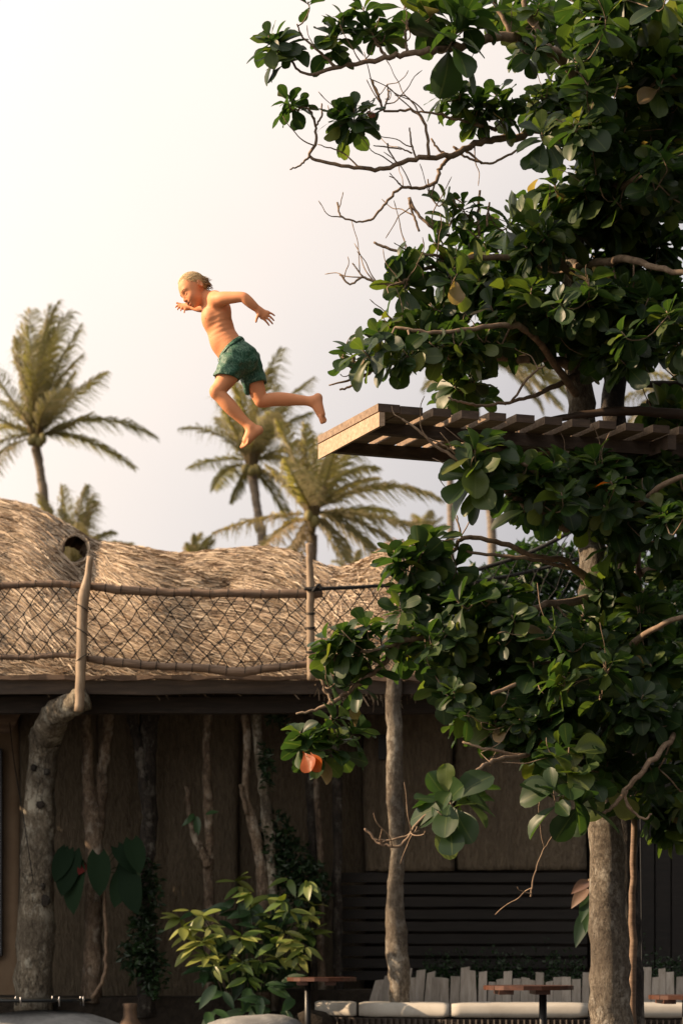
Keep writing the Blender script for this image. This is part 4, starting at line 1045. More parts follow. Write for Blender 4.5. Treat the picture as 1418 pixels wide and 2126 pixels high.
palm((523, 965), 40, [(546, 1190, 28), (540, 1100, 25), (532, 1040, 24), (524, 985, 26)],
     [((520,830),(580,722)), ((545,850),(645,785)), ((500,830),(450,735)), ((480,870),(432,800)), ((460,880),(362,882)), ((455,945),(382,966)), ((560,880),(640,855)), ((580,920),(690,900)),
      ((570,990),(640,1040)), ((560,1000),(600,1090)), ((500,830),(510,770)), ((530,820),(545,760)), ((470,960),(430,1010)), ((540,880),(590,830)), ((490,900),(440,860),2), ((520,860),(480,790),-1.5), ((560,940),(620,960),1.5), ((545,900),(570,800),1), ((500,880),(465,830),1), ((500,1000),(470,1040)), ((535,870),(560,850),-2)],
     'coconut palm rising behind the jumping child')
palm((648, 1068), 33, [(642, 1250, 30), (646, 1180, 27), (650, 1110, 28)],
     [((770,970),(895,1028)), ((750,1060),(888,1095)), ((690,960),(765,965)), ((650,930),(735,862)), ((610,930),(570,870)), ((550,1060),(438,1100)), ((740,1060),(835,1150)), ((620,1090),(600,1165)), ((720,1080),(775,1160)), ((690,1100),(715,1165)),
      ((590,1000),(540,960)), ((640,960),(630,880)), ((700,1000),(780,990)), ((600,1070),(520,1150)), ((690,970),(690,900)), ((670,980),(720,920),2), ((620,1010),(580,950),-2), ((650,960),(660,900),1.5), ((710,1050),(800,1060),2), ((620,1110),(575,1170))],
     'low dense palm right of the child behind the thatch ridge', brown=(5, 7, 13, 19), width=.025, extra=2)
palm((152, 1185), 40, [], [((110,1090),(72,1022)), ((140,1080),(128,1008)), ((165,1070),(195,1040)), ((185,1100),(222,1098)), ((200,1130),(262,1122)), ((155,1070),(165,1002)), ((120,1110),(80,1060)), ((150,1100),(180,1020),1), ((140,1110),(110,1050),-1), ((175,1120),(235,1120),1.5), ((150,1140),(170,1170)), ((130,1140),(135,1175)), ((160,1120),(150,1080),-1.5), ((120,1160),(100,1120),-2), ((160,1140),(185,1110),-2), ((150,1150),(150,1105),-3), ((140,1150),(128,1118),-3), ((165,1150),(172,1112),-3), ((170,1170),(215,1150),-2)],
     'low palm showing over the thatch beside the tall left palm', extra=0)
palm((402, 1170), 52, [], [((390,1140),(375,1120)), ((400,1135),(398,1106)), ((412,1135),(425,1104)), ((420,1145),(440,1118)), ((395,1130),(410,1102)), ((410,1150),(435,1140)), ((390,1150),(378,1140))],
     'small far palm tuft over the middle of the thatch', extra=0)
palm((738, 1210), 50, [], [((715,1165),(684,1160)), ((725,1160),(708,1142)), ((738,1160),(742,1140)), ((750,1165),(768,1160)), ((715,1185),(690,1180)), ((760,1180),(800,1180))],
     'small far palm tuft right of the second fence post', extra=0)
palm((878, 1118), 48, [], [((870,1085),(852,1065)), ((880,1080),(885,1056)), ((888,1090),(902,1066)), ((865,1100),(845,1085)), ((895,1100),(915,1085))],
     'small palm tuft behind the leaves below the platform', extra=0)
palm((978, 735), 36, [(1022, 1165, 24), (1008, 1040, 22), (992, 900, 20), (980, 760, 22)],
     [((1080,725),(1175,822)), ((1060,740),(1120,850)), ((1070,750),(1145,838)), ((1040,700),(1130,720)), ((900,700),(840,760)), ((930,680),(900,640)), ((1020,680),(1060,640)), ((930,750),(870,800)), ((1090,735),(1165,800),1)],
     'slender palm behind the tree crown with a hanging frond', extra=0)
palm((1420, 805), 38, [(1428, 1100, 24), (1422, 900, 22)],
     [((1340,790),(1240,850)), ((1350,800),(1300,880)), ((1360,760),(1280,770)), ((1380,740),(1330,700)), ((1440,740),(1480,690)), ((1470,800),(1540,850)), ((1370,830),(1340,900))],
     'palm at the right edge behind the tree crown', extra=0)
palm((898, 760), 44, [(934, 1000, 17), (926, 840, 16), (905, 780, 17)], [((860,730),(810,760)), ((930,730),(980,760)), ((890,720),(870,690)), ((920,720),(940,690))],
     'thin leaning palm behind the lower leaves of the crown', extra=0)

# ------------------------------------------------------------------ shrubs behind and right of the house
def leafy_mass(name, cells, n, L, mat, label, cat, stems=5, kind=None, parent=None, group=None, seed=1):
    """a shrub: many small leaves through ellipsoids (px, py, rx px, ry px, D, dD), on a few stems"""
    r = np.random.default_rng(seed)
    g = cells[0]; root = empty(name, (P(g[0], 0, g[4])[0], g[4], 0)); tag(root, label, cat, group)
    C = []; w = np.array([c[2] * c[3] for c in cells], float); w /= w.sum()
    for k in r.choice(len(cells), n, p=w):
        x, y, rx, ry, D, dD = cells[k]
        q = r.normal(size=3); q = q / np.linalg.norm(q) * r.random() ** .4
        C.append(P(x + rx * q[0], y + ry * q[1], D + dD * q[2]))
    C = np.array(C)
    d = r.normal(size=(n, 3)) * (1, 1, .7); d /= np.linalg.norm(d, axis=1)[:, None]
    nr = r.normal(size=(n, 3)) + (0, -.3, .6); nr -= d * (nr * d).sum(1)[:, None]; nr /= np.linalg.norm(nr, axis=1)[:, None]
    s_ = np.cross(nr, d); l = (L * r.uniform(.6, 1.3, n))[:, None]
    v = np.stack([C, C + d*l*.45 + s_*l*.24 + nr*l*.05, C + d*l - nr*l*.12, C + d*l*.45 - s_*l*.24 + nr*l*.05], 1).reshape(-1, 3)
    b0 = np.arange(n)[:, None] * 4
    tag(obj_np('leaves', v, b0 + np.array([[0, 1, 2, 3]]), mat, root, False, np.repeat(np.clip(r.normal(.42, .22, n), 0, .9), 4)), kind='stuff')
    for k in range(stems):
        c = cells[k % len(cells)]; top = P(c[0] + r.uniform(-.6, .6) * c[2], c[1] - c[3] * .5, c[4]); bot = np.array((top[0] * .6 + root.location.x * .4, c[4], 0))
        m = MB(); m.tube(spline([bot, (bot + top) / 2 + r.normal(0, .06, 3), top], 12), np.linspace(.02, .006, 12), 6, .05); m.build('stem', M['twig'], root)
    return root
leafy_mass('shrub', [(1080,1330,150,130,17.6,.4),(1010,1250,90,70,17.4,.3),(1120,1180,100,60,17.7,.3)], 5200, .11, M['shrub'], 'dense dark green shrub behind the tree over the clay wall', 'shrub', seed=3)
leafy_mass('shrub', [(1300,1330,150,190,17.6,.4),(1380,1500,110,180,17.3,.4),(1270,1560,90,90,17.0,.2)], 6500, .11, M['shrub'], 'tall dark shrub right of the thick trunk', 'shrub', seed=4)
leafy_mass('shrub', [(1420,1250,110,150,18,.4),(1480,1600,110,300,17,.3)], 4200, .12, M['shrub'], 'dark shrub filling the right edge behind the tree', 'shrub', seed=5)
# ------------------------------------------------------------------ the jumping child
BD = 10.80                                                  # distance of the child's mid-plane
def B(cx, cy, w=0.0):
    """joint measured on an enlarged view of the figure; w = metres towards the camera"""
    return P(330 + cx / 3.545, 530 + cy / 3.545, BD - w)
class Field:
    """signed distance on a grid; shapes are blended softly into one skin, then meshed as one surface"""
    def __init__(s, lo, hi, h):
        s.lo = np.array(lo, float); s.h = h
        s.n = np.ceil((np.array(hi) - s.lo) / h).astype(int) + 1
        s.v = np.full(s.n, .05, np.float32); s.rs = 1.0
    def box(s, lo, hi):
        a = np.clip(np.floor((np.array(lo) - s.lo) / s.h).astype(int), 0, s.n); b = np.clip(np.ceil((np.array(hi) - s.lo) / s.h).astype(int) + 1, 0, s.n)
        sl = tuple(slice(x, y) for x, y in zip(a, b))
        g = [(s.lo[k] + s.h * np.arange(a[k], b[k])).astype(np.float32) for k in range(3)]
        X = np.stack(np.meshgrid(*g, indexing='ij'), -1)
        return sl, X
    def put(s, sl, d, k, op):
        a = s.v[sl]
        if op == 'add':
            h = np.clip(.5 + .5 * (a - d) / k, 0, 1); s.v[sl] = a * (1 - h) + d * h - k * h * (1 - h)
        elif op == 'cut':
            d = -d; h = np.clip(.5 - .5 * (a - d) / k, 0, 1); s.v[sl] = a * (1 - h) + d * h + k * h * (1 - h)
    def cone(s, a, b, ra, rb, k=.012, op='add', lat=None, ratio=1.0):
        a, b = np.asarray(a, float), np.asarray(b, float); ra *= s.rs; rb *= s.rs; R = max(ra, rb) * max(1, ratio) + k + .03
        sl, X = s.box(np.minimum(a, b) - R, np.maximum(a, b) + R)
        if X.size == 0: return
        p = X - a; ab = b - a
        if lat is not None:
            L_ = np.asarray(lat); p = p - (p @ L_)[..., None] * L_ * (1 - 1 / ratio); ab = ab - ab.dot(L_) * L_ * (1 - 1 / ratio)
        t = np.clip((p @ ab) / max(ab @ ab, 1e-12), 0, 1)
        d = np.linalg.norm(p - t[..., None] * ab, axis=-1) - (ra + (rb - ra) * t)
        s.put(sl, d.astype(np.float32), k, op)
    def chain(s, pts, k=.012, op='add', lat=None, ratio=None, n=None):
        """a limb: spheres of changing size swept along a smooth path, joined hard, then blended into the figure once"""
        A = np.array([(*p, r * s.rs) for p, r in pts], float); q = spline(A, n or max(2, 5 * (len(A) - 1) + 1)) if len(A) > 2 else A
        rt = np.interp(np.linspace(0, 1, len(q)), np.linspace(0, 1, len(A)), np.broadcast_to(np.asarray(1.0 if ratio is None else ratio, float), (len(A),)))
        R = q[:, 3].max() * max(1, rt.max()) + k + .03
        sl, X = s.box(q[:, :3].min(0) - R, q[:, :3].max(0) + R)
        if X.size == 0: return
        D = np.full(X.shape[:-1], 1.0, np.float32)
        for i in range(len(q) - 1):
            a, b, ra, rb = q[i, :3], q[i+1, :3], q[i, 3], q[i+1, 3]
            Ri = max(ra, rb) * max(1, rt.max()) + k + .03
            o = (X[0, 0, 0] if True else 0)
            i0 = np.clip(np.floor((np.minimum(a, b) - Ri - o) / s.h).astype(int), 0, None); i1 = np.ceil((np.maximum(a, b) + Ri - o) / s.h).astype(int) + 1
            ss = tuple(slice(int(u), int(max(u, w))) for u, w in zip(i0, i1)); p = X[ss] - a.astype(np.float32); ab = b - a
            if lat is not None:
                L_ = np.asarray(lat); f = 1 - 1 / (.5 * (rt[i] + rt[i+1])); p = p - (p @ L_)[..., None] * L_ * f; ab = ab - ab.dot(L_) * L_ * f
            t = np.clip((p @ ab) / max(ab @ ab, 1e-12), 0, 1)
            D[ss] = np.minimum(D[ss], np.linalg.norm(p - t[..., None] * ab, axis=-1) - (ra + (rb - ra) * t))
        s.put(sl, D, k, op)
    def ell(s, c, ax, r, k=.012, op='add'):
        c = np.asarray(c, float); r = np.asarray(r, float) * s.rs; R = r.max() + k + .03
        sl, X = s.box(c - R, c + R)
        if X.size == 0: return
        q = (X - c) @ np.asarray(ax, float).T
        k0 = np.linalg.norm(q / r, axis=-1); k1 = np.linalg.norm(q / r ** 2, axis=-1) + 1e-9
        s.put(sl, (k0 * (k0 - 1) / k1).astype(np.float32), k, op)
    def sample(s, p):
        p = np.atleast_2d(p); q = (p - s.lo) / s.h; i = np.clip(np.floor(q).astype(int), 0, s.n - 2); f = q - i; o = 0
        for dx in (0, 1):
            for dy in (0, 1):
                for dz in (0, 1):
                    w = np.where(dx, f[:, 0], 1 - f[:, 0]) * np.where(dy, f[:, 1], 1 - f[:, 1]) * np.where(dz, f[:, 2], 1 - f[:, 2])
                    o = o + w * s.v[i[:, 0] + dx, i[:, 1] + dy, i[:, 2] + dz]
        return o
    def snap(s, p, off=0.0, it=6):
        p = np.atleast_2d(np.asarray(p, float)).copy(); e = s.h
        for _ in range(it):
            g = np.stack([s.sample(p + np.eye(3)[k] * e) - s.sample(p - np.eye(3)[k] * e) for k in range(3)], -1)
            g /= np.linalg.norm(g, axis=1)[:, None] + 1e-9
            p -= g * np.clip(s.sample(p) - off, -.006, .006)[:, None]
        return p
    def mesh(s, smooth=2):
        """surface nets"""
        v = s.v; ins = v < 0
        nx, ny, nz = s.n
        c = np.zeros((nx-1, ny-1, nz-1), np.uint8)
        for dx in (0, 1):
            for dy in (0, 1):
                for dz in (0, 1): c += ins[dx:nx-1+dx, dy:ny-1+dy, dz:nz-1+dz]
        act = (c > 0) & (c < 8); I = np.argwhere(act); idx = -np.ones(act.shape, int); idx[act] = np.arange(len(I))
        cor = [(dx, dy, dz) for dx in (0, 1) for dy in (0, 1) for dz in (0, 1)]
        val = {q: v[I[:, 0]+q[0], I[:, 1]+q[1], I[:, 2]+q[2]] for q in cor}
        pos = np.zeros((len(I), 3)); cnt = np.zeros(len(I))
        for a in cor:
            for k in range(3):
                if a[k]: continue
                b = list(a); b[k] = 1; b = tuple(b)
                va, vb = val[a], val[b]; x = (va < 0) != (vb < 0)
                t = np.where(x, va / np.where(x, va - vb, 1), 0)
                q = np.array(a, float)[None] + np.eye(3)[k][None] * t[:, None]
                pos += np.where(x[:, None], q, 0); cnt += x
        V = (I + pos / cnt[:, None]) * s.h + s.lo
        Fs = []
        for k in range(3):
            o = [(1, 2), (2, 0), (0, 1)][k]
            a = ins[tuple(slice(0, -1) if j == k else slice(1, -1) for j in range(3))]; b = ins[tuple(slice(1, None) if j == k else slice(1, -1) for j in range(3))]
            E = np.argwhere(a != b)
            if not len(E): continue
            flip = a[E[:, 0], E[:, 1], E[:, 2]]
            base = E.copy(); base[:, [j for j in range(3) if j != k]] += 0
            def cell(d1, d2):
                q = base.copy(); q[:, o[0]] += d1; q[:, o[1]] += d2; return idx[q[:, 0], q[:, 1], q[:, 2]]
            q = np.stack([cell(0, 0), cell(1, 0), cell(1, 1), cell(0, 1)], -1)
            q[~flip] = q[~flip][:, ::-1]
            Fs.append(q)
        Fq = np.concatenate(Fs)
        e = np.concatenate([Fq[:, [0, 1]], Fq[:, [1, 2]], Fq[:, [2, 3]], Fq[:, [3, 0]]]); e = np.concatenate([e, e[:, ::-1]])
        for _ in range(smooth):
            sm = np.zeros_like(V); n = np.bincount(e[:, 0], minlength=len(V))
            for k in range(3): sm[:, k] = np.bincount(e[:, 0], V[e[:, 1], k], minlength=len(V))
            V = V * .5 + .5 * sm / np.maximum(n, 1)[:, None]
        return V, Fq

fb_scale = .955
TOC = np.array((0, -1.0, 0))                                # towards the camera
lo = np.minimum(B(90, 1460, -.42), B(90, 1460, .28)); hi = np.maximum(B(1270, 80, .28), B(1270, 80, -.42))
fb = Field((lo[0], BD - .27, lo[2]), (hi[0], BD + .46, hi[2]), .0036); fb.rs = fb_scale
# torso
ta = nrm(B(590, 780) - B(395, 350)); td = nrm(np.cross(TOC, ta)); YAW = math.radians(20)
lat = nrm(TOC * math.cos(YAW) + np.cross(TOC, ta) * math.sin(YAW) * (1 if np.cross(TOC, ta)[0] > 0 else -1))
TOR = [((398,352),.056,1.95),((420,440),.073,1.46),((450,530),.075,1.32),((474,605),.076,1.24),((528,695),.079,1.32),((585,775),.080,1.34)]
fb.chain([(B(*p), r) for p, r, q in TOR], .02, lat=lat, ratio=[q for p, r, q in TOR])
fb.ell(B(378, 462, .02), np.eye(3), (.045, .07, .060), .035)              # chest
fb.ell(B(448, 640, .0), np.eye(3), (.045, .06, .055), .03)                # belly
fb.ell(B(474, 405, .060), np.eye(3), (.042, .035, .055), .03)             # shoulder blade
sl_, X_ = fb.box(B(330, 640, .20) - .02, B(600, 380, .0) + .02)           # the faint ribs of the near flank
rb = nrm(np.array((.30, 0, -.95))); gz = np.exp(-(np.linalg.norm((X_ - B(440, 515, .095)) * (1, .8, 1), axis=-1) / .062) ** 2)
fb.v[sl_] -= (.0009 * gz * np.sin((X_ @ rb) * 2 * math.pi / .026)).astype(np.float32)
# neck and shoulders
NB = B(372, 335, .0)
S_n, S_f = B(430, 328, .105), B(345, 352, -.105)
fb.cone(NB, S_n, .036, .034, .03); fb.cone(NB, S_f, .036, .034, .03)
# near arm
fb.chain([(S_n, .041), (B(475,317,.14), .037), (B(545,311,.168), .032), (B(618,308,.192), .028), (B(652,332,.192), .029), (B(690,366,.185), .0255), (B(735,403,.172), .0185)], .014)
# far arm
fb.chain([(S_f, .040), (B(352,366,-.20), .032), (B(345,378,-.29), .028), (B(300,383,-.33), .028), (B(236,377,-.37), .0180)], .014)
# legs
fb.chain([(B(575,770,.062), .074), (B(512,885,.082), .058), (B(452,975,.098), .044), (B(432,1008,.10), .040), (B(470,1052,.098), .039), (B(525,1115,.094), .0405), (B(600,1192,.086), .031), (B(668,1258,.08), .0245)], .018)
fb.ell(B(412, 1005, .105), np.eye(3), (.026, .03, .03), .02)               # knee cap
fb.chain([(B(640,790,-.06), .074), (B(705,950,-.064), .054), (B(745,1050,-.066), .041), (B(762,1072,-.066), .038), (B(850,1060,-.066), .0385), (B(930,1060,-.066), .0375), (B(1030,1066,-.066), .030), (B(1122,1076,-.066), .0245)], .018)
# near foot
fb.chain([(B(668,1258,.08), .0245), (B(705,1280,.08), .026), (B(737,1286,.08), .0235)], .016)
fb.chain([(B(680,1275,.08), .026), (B(668,1318,.082), .027), (B(645,1362,.085), .023)], .016); fb.cone(B(735,1288,.08), B(655,1362,.085), .020, .021, .016)
for (bx, by, bw, tx, ty, tw, r) in [(632,1372,.062,611,1412,.056,.0105),(638,1370,.076,622,1410,.074,.0078),(645,1367,.088,634,1403,.088,.0074),(652,1363,.098,645,1394,.100,.0070),(659,1358,.108,655,1383,.110,.0066)]:
    fb.cone(B(bx,by,bw), B(tx,ty,tw), r*1.1, r, .0025)
# far foot
fb.chain([(B(1122,1076,-.066), .0245), (B(1158,1060,-.066), .026), (B(1170,1048,-.066), .0245)], .016)
fb.chain([(B(1140,1078,-.066), .026), (B(1163,1118,-.064), .0255), (B(1190,1172,-.062), .021)], .016); fb.cone(B(1172,1050,-.066), B(1198,1170,-.066), .020, .019, .016)
for (bx, by, bw, tx, ty, tw, r) in [(1186,1186,-.044,1200,1230,-.040,.0105),(1195,1186,-.056,1213,1229,-.054,.0078),(1201,1184,-.066,1221,1226,-.066,.0074),(1206,1181,-.076,1226,1220,-.077,.0070),(1210,1178,-.085,1229,1213,-.087,.0066)]:
    fb.cone(B(bx,by,bw), B(tx,ty,tw), r*1.1, r, .0025)
# near hand
def nrm_rows(a): return a / (np.linalg.norm(a, axis=1)[:, None] + 1e-9)
def hand(wr, knuck, tips, thumb, rf, bend):
    for kx, tx, kk in zip(knuck, tips, range(4)):
        k_, t_ = B(*kx), B(*tx); mid = (k_ * .45 + t_ * .55) + np.array(bend)
        fb.cone(B(*wr), k_, .0135, .0098, .012)
        fb.chain([(k_, rf * 1.12), (mid, rf * 1.0), (t_, rf * .82)], .003)
    fb.cone(B(*knuck[0]), B(*knuck[3]), .0088, .0078, .008)
    a, b, c = [B(*q) for q in thumb]
    fb.cone(B(*wr), a, .013, .0105, .012); fb.chain([(a, .0095), (b, .0078), (c, .0064)], .005)
hand((735,403,.172), [(758,458,.166),(779,450,.170),(795,437,.170),(802,421,.166)], [(812,516,.150),(838,505,.152),(847,480,.152),(852,444,.150)], [(735,438,.178),(722,462,.184),(715,490,.182)], .0062, (0, -.006, .002))
hand((236,377,-.37), [(205,393,-.375),(185,388,-.38),(168,382,-.384),(155,374,-.386)], [(188,423,-.36),(162,409,-.37),(139,401,-.375),(125,384,-.38)], [(200,366,-.38),(165,361,-.385),(133,351,-.385)], .0060, (-.003, -.004, .004))
# head
fb.rs = HS = .875; HC = B(245, 236, .02); YH = math.radians(19)
f0 = np.array((-.82, 0, -.57)); hu = nrm((-.57, 0, .82)); hf = nrm(f0 * math.cos(YH) + TOC * math.sin(YH)); hl = np.cross(hu, hf)
HA = np.stack([hf, hu, hl])
def H(f, u, l): return HC + (hf * f + hu * u + hl * l) * HS
fb.cone(H(-.028, -.070, 0), NB, .039, .046, .022)
fb.ell(H(-.004, .003, 0), HA, (.089, .083, .072), .01)
fb.ell(H(.030, -.040, 0), HA, (.050, .066, .058), .02)
fb.ell(H(.026, -.082, 0), HA, (.044, .034, .046), .02)
fb.ell(H(.055, -.103, 0), HA, (.017, .015, .018), .016)
for s_ in (-1, 1):
    fb.ell(H(.048, -.060, .033 * s_), HA, (.029, .028, .024), .016)
fb.ell(H(.066, -.004, 0), HA, (.014, .012, .046), .016)
fb.ell(H(.066, -.074, 0), HA, (.017, .019, .026), .012)
for s_ in (-1, 1):
    fb.ell(H(.087, -.026, .031 * s_), HA, (.012, .0095, .015), .010, 'cut')
    fb.ell(H(.0640, -.028, .0300 * s_), HA, (.0125, .0110, .0145), .003)
fb.cone(H(.078, -.016, 0), H(.0905, -.048, 0), .0070, .0088, .008)
fb.ell(H(.0915, -.053, 0), HA, (.0085, .0076, .0092), .005)
for s_ in (-1, 1):
    fb.ell(H(.084, -.0565, .0098 * s_), HA, (.0085, .0065, .0065), .004)
    fb.ell(H(.0885, -.0625, .0055 * s_), HA, (.004, .003, .0032), .002, 'cut')
fb.cone(H(.0835, -.0745, -.011), H(.0835, -.0745, .011), .0042, .0042, .005); fb.cone(H(.079, -.0885, -.010), H(.079, -.0885, .010), .0050, .0050, .005)
for s_ in (-1, 1): fb.cone(H(.085, -.0815, 0), H(.070, -.0775, .025 * s_), .0038, .0026, .004, 'cut')
for s_ in (-1, 1):
    c = H(-.026, -.026, .069 * s_); eo = nrm(hl * s_ * .9 - hf * .42); ef = nrm(np.cross(hu, eo)) ; EA = np.stack([nrm(hf - eo * hf.dot(eo)), hu, eo])
    fb.ell(c + hl * s_ * .0035, EA, (.017, .028, .0075), .006)
    fb.ell(c + eo * .009 + hf * .0035 - hu * .002, EA, (.010, .018, .0072), .004, 'cut')
    fb.ell(c + eo * .0035 + hf * .0105 - hu * .005, EA, (.004, .006, .005), .003)
VB, FB = fb.mesh(2)
# skin tints: lips, nipple, cheeks, knees, elbows, soles
tnt = np.full(len(VB), .30)
def spot(c, r, val):
    global tnt
    w = np.exp(-(np.linalg.norm(VB - c, axis=1) / r) ** 2); tnt = tnt * (1 - w) + val * w
spot(H(.083, -.0745, 0), .011, .78); spot(H(.079, -.0885, 0), .011, .80)
for s_ in (-1, 1): spot(H(.06, -.06, .036 * s_), .022, .48)
spot(fb.snap(B(347, 466, .075))[0], .0050, 1.0); spot(H(.092, -.05, 0), .012, .45)
spot(B(400, 1000, .11), .03, .45); spot(B(618, 290, .2), .03, .42); spot(B(755, 1110, -.06), .03, .42); spot(B(740, 1290, .08), .03, .15); spot(B(1190, 1050, -.06), .03, .15)
def skin_mat():
    m, t, b = new_mat('skin')
    c = ramp(t, [(0.0, (.86,.46,.27)), (.30, (.84,.355,.168)), (.55, (.80,.285,.14)), (.82, (.54,.14,.09)), (1.0, (.26,.10,.06))], attr(t))
    n1 = noise(t, coords(t, (1, 1, 1)), 22, 5)
    c = mixc(t, math_n(t, 'MULTIPLY', n1, .35), c, (.66,.235,.10))
    t.links.new(c, b.inputs['Base Color']); b.inputs['Roughness'].default_value = .58; b.inputs['Specular IOR Level'].default_value = .3
    b.inputs['Subsurface Weight'].default_value = .06; b.inputs['Subsurface Radius'].default_value = (.012, .005, .003); b.inputs['Subsurface Scale'].default_value = .6
    n2 = noise(t, coords(t, (1, 1, 1)), 120, 3); bump(t, b, n2, .08, .003)
    return m
M['skin'] = skin_mat()
person = obj_np('person', VB, FB, M['skin'], None, True, tnt)
tag(person, 'child in green patterned swim shorts leaping off the platform, arms spread', 'person')

# shorts
sb_lo = np.minimum(B(400, 1060), B(400, 1060, .2)); sb_hi = np.maximum(B(800, 590), B(800, 590, -.2))
fs = Field((sb_lo[0], BD - .24, sb_lo[2]), (sb_hi[0], BD + .22, sb_hi[2]), .0036); fs.rs = .955
fs.cone(B(510, 660), B(575, 765), .083, .090, .02, lat=lat, ratio=1.34)
fs.ell(B(640, 765, .035), np.eye(3), (.070, .075, .085), .03); fs.ell(B(655, 775, -.045), np.eye(3), (.066, .065, .085), .03)
fs.chain([(B(565,775,.055), .088), (B(520,850,.075), .072), (B(488,925,.082), .070)], .02, lat=TOC, ratio=1.15)
fs.chain([(B(645,800,-.055), .082), (B(695,885,-.062), .066), (B(728,975,-.066), .062)], .02, lat=TOC, ratio=1.15)
fs.cone(B(640, 900, -.02), B(648, 1010, -.05), .030, .012, .02)            # loose cloth hanging between the legs
sl, X = fs.box(fs.lo, fs.lo + fs.h * fs.n)
# folds
r5 = np.random.default_rng(9); fold = 0
dn = nrm(B(640, 800) - B(470, 760))
for k in range(9):
    d = nrm(r5.normal(size=3) + 1.2 * np.array((.5, .3, .6))); fold = fold + np.sin(X @ d * r5.uniform(70, 150) + r5.uniform(0, 6)) * r5.uniform(.0006, .0017)
fs.v[sl] = fs.v[sl] + fold.astype(np.float32)
def cutplane(p, n, region=None):
    d = (X - p) @ nrm(n)
    if region is None: fs.v[sl] = np.maximum(fs.v[sl], d)
    else: fs.v[sl] = np.where(region, np.maximum(fs.v[sl], d), fs.v[sl])
wn_ = nrm(np.cross(B(603, 622) - B(458, 748), TOC)); wn_ = wn_ if wn_[2] > 0 else -wn_
cutplane(B(530, 685), wn_)
near = ((X - B(606, 900)) @ nrm(np.array((-1, -.55, .1)))) > 0
hn = nrm(B(488, 925) - B(545, 800)); hf_n = nrm(B(728, 975) - B(665, 840))
cutplane(B(500, 905, .08), nrm(np.array((-.12, 0, -1.0))), near)
cutplane(B(722, 950, -.06), nrm(np.array((.28, 0, -1.0))), ~near & ((X - B(664, 0))[..., 0] > 0))
# hollow legs at the hems
fs.chain([(B(500,892,.08), .052), (B(484,935,.084), .062)], .006, op='cut', lat=TOC, ratio=1.15); fs.chain([(B(716,940,-.066), .047), (B(732,985,-.067), .054)], .006, op='cut', lat=TOC, ratio=1.15)
VS, FS = fs.mesh(1)
# the body must not poke through the cloth: push cloth out where the skin is nearer than 4 mm
dsk = fb.sample(VS); 
g = np.stack([fb.sample(VS + np.eye(3)[k] * .004) - fb.sample(VS - np.eye(3)[k] * .004) for k in range(3)], -1); g /= np.linalg.norm(g, axis=1)[:, None] + 1e-9
# distance of each cloth point from the waist plane, for the waistband
dw = -(VS - B(530, 685)) @ wn_
VS = VS + g * np.clip(.005 - dsk, 0, .012)[:, None] * (np.abs(dsk) < .02)[:, None]
def shorts_mat():
    m, t, b = new_mat('printed_cloth')
    v = coords(t, (1, 1, 1))
    n0 = nd(t, 'ShaderNodeTexNoise', Scale=14.0, Detail=3); t.links.new(v, n0.inputs['Vector'])
    vv = t.nodes.new('ShaderNodeVectorMath'); vv.operation = 'MULTIPLY_ADD'; vv.inputs[1].default_value = (.10, .10, .10)
    t.links.new(n0.outputs['Color'], vv.inputs[0]); t.links.new(v, vv.inputs[2])
    w1 = nd(t, 'ShaderNodeTexWave', Scale=26.0, Distortion=6.0, Detail=2); t.links.new(vv.outputs[0], w1.inputs['Vector'])
    vo = nd(t, 'ShaderNodeTexVoronoi', Scale=34.0); vo.feature = 'DISTANCE_TO_EDGE'; t.links.new(vv.outputs[0], vo.inputs['Vector'])
    lines = ramp(t, [(.0, (1, 1, 1)), (.05, (0, 0, 0))], vo.outputs['Distance'])
    wv = ramp(t, [(.62, (0, 0, 0)), (.9, (1, 1, 1))], w1.outputs['Fac'])
    c = mixc(t, math_n(t, 'MULTIPLY', wv, .55), (.015, .078, .044), (.065, .19, .115))
    c = mixc(t, math_n(t, 'MULTIPLY', lines, .5), c, (.27, .44, .31))
    t.links.new(c, b.inputs['Base Color']); b.inputs['Roughness'].default_value = .55
    nn2 = noise(t, v, 60, 4); bump(t, b, nn2, .6, .006)
    return m
M['shorts'] = shorts_mat()
shorts = obj_np('swim_shorts', VS, FS, M['shorts'], person)
# waistband and drawstring
th = np.linspace(0, 2 * math.pi, 96, endpoint=False)
cw = B(531, 686); e1 = nrm(B(603, 622) - B(458, 748)); e2 = nrm(np.cross(wn_, e1))
def girth(depth):
    """outline of the shorts in a plane parallel to the waist"""
    out = []; rr = np.linspace(.03, .17, 120)
    for t in th:
        d = np.cos(t) * e1 + np.sin(t) * e2; p = cw - wn_ * depth + rr[:, None] * d; sv2 = fs.sample(p); i = int(np.argmax(sv2 > 0)); out.append(p[i])
    o = np.array(out)
    for _ in range(3): o = (np.roll(o, 1, 0) + 2 * o + np.roll(o, -1, 0)) / 4
    return o
m = MB(); rows_ = [girth(.006) - e1 * 0, girth(.006), girth(.014), girth(.022), girth(.022)]
for k, g_ in enumerate((-.006, .0035, .0048, .0035, -.006)): rows_[k] = rows_[k] + nrm_rows(rows_[k] - cw) * g_
rows_ = np.array(rows_); nb_ = len(th)
puck = 1 + 0 * th
rows_[1:4] += (np.sin(th * 34)[:, None] * .0011 * nrm_rows(rows_[2] - cw))[None]
m.add(rows_.reshape(-1, 3), [(i*nb_+j, i*nb_+(j+1)%nb_, (i+1)*nb_+(j+1)%nb_, (i+1)*nb_+j) for i in range(4) for j in range(nb_)])
m.build('waistband', M['shorts'], shorts)
m = MB(); m.tube(fs.snap(spline([B(462,756,.03), B(455,775,.035), B(452,800,.04)], 8), .003), .0022, 5); m.tube(spline([B(460,756,.02), B(448,780,.03), B(440,800,.035)], 8), .002, 5)
M['cord'] = plain('white_cord', (.7, .66, .58), .7); m.build('drawstring', M['cord'], shorts)

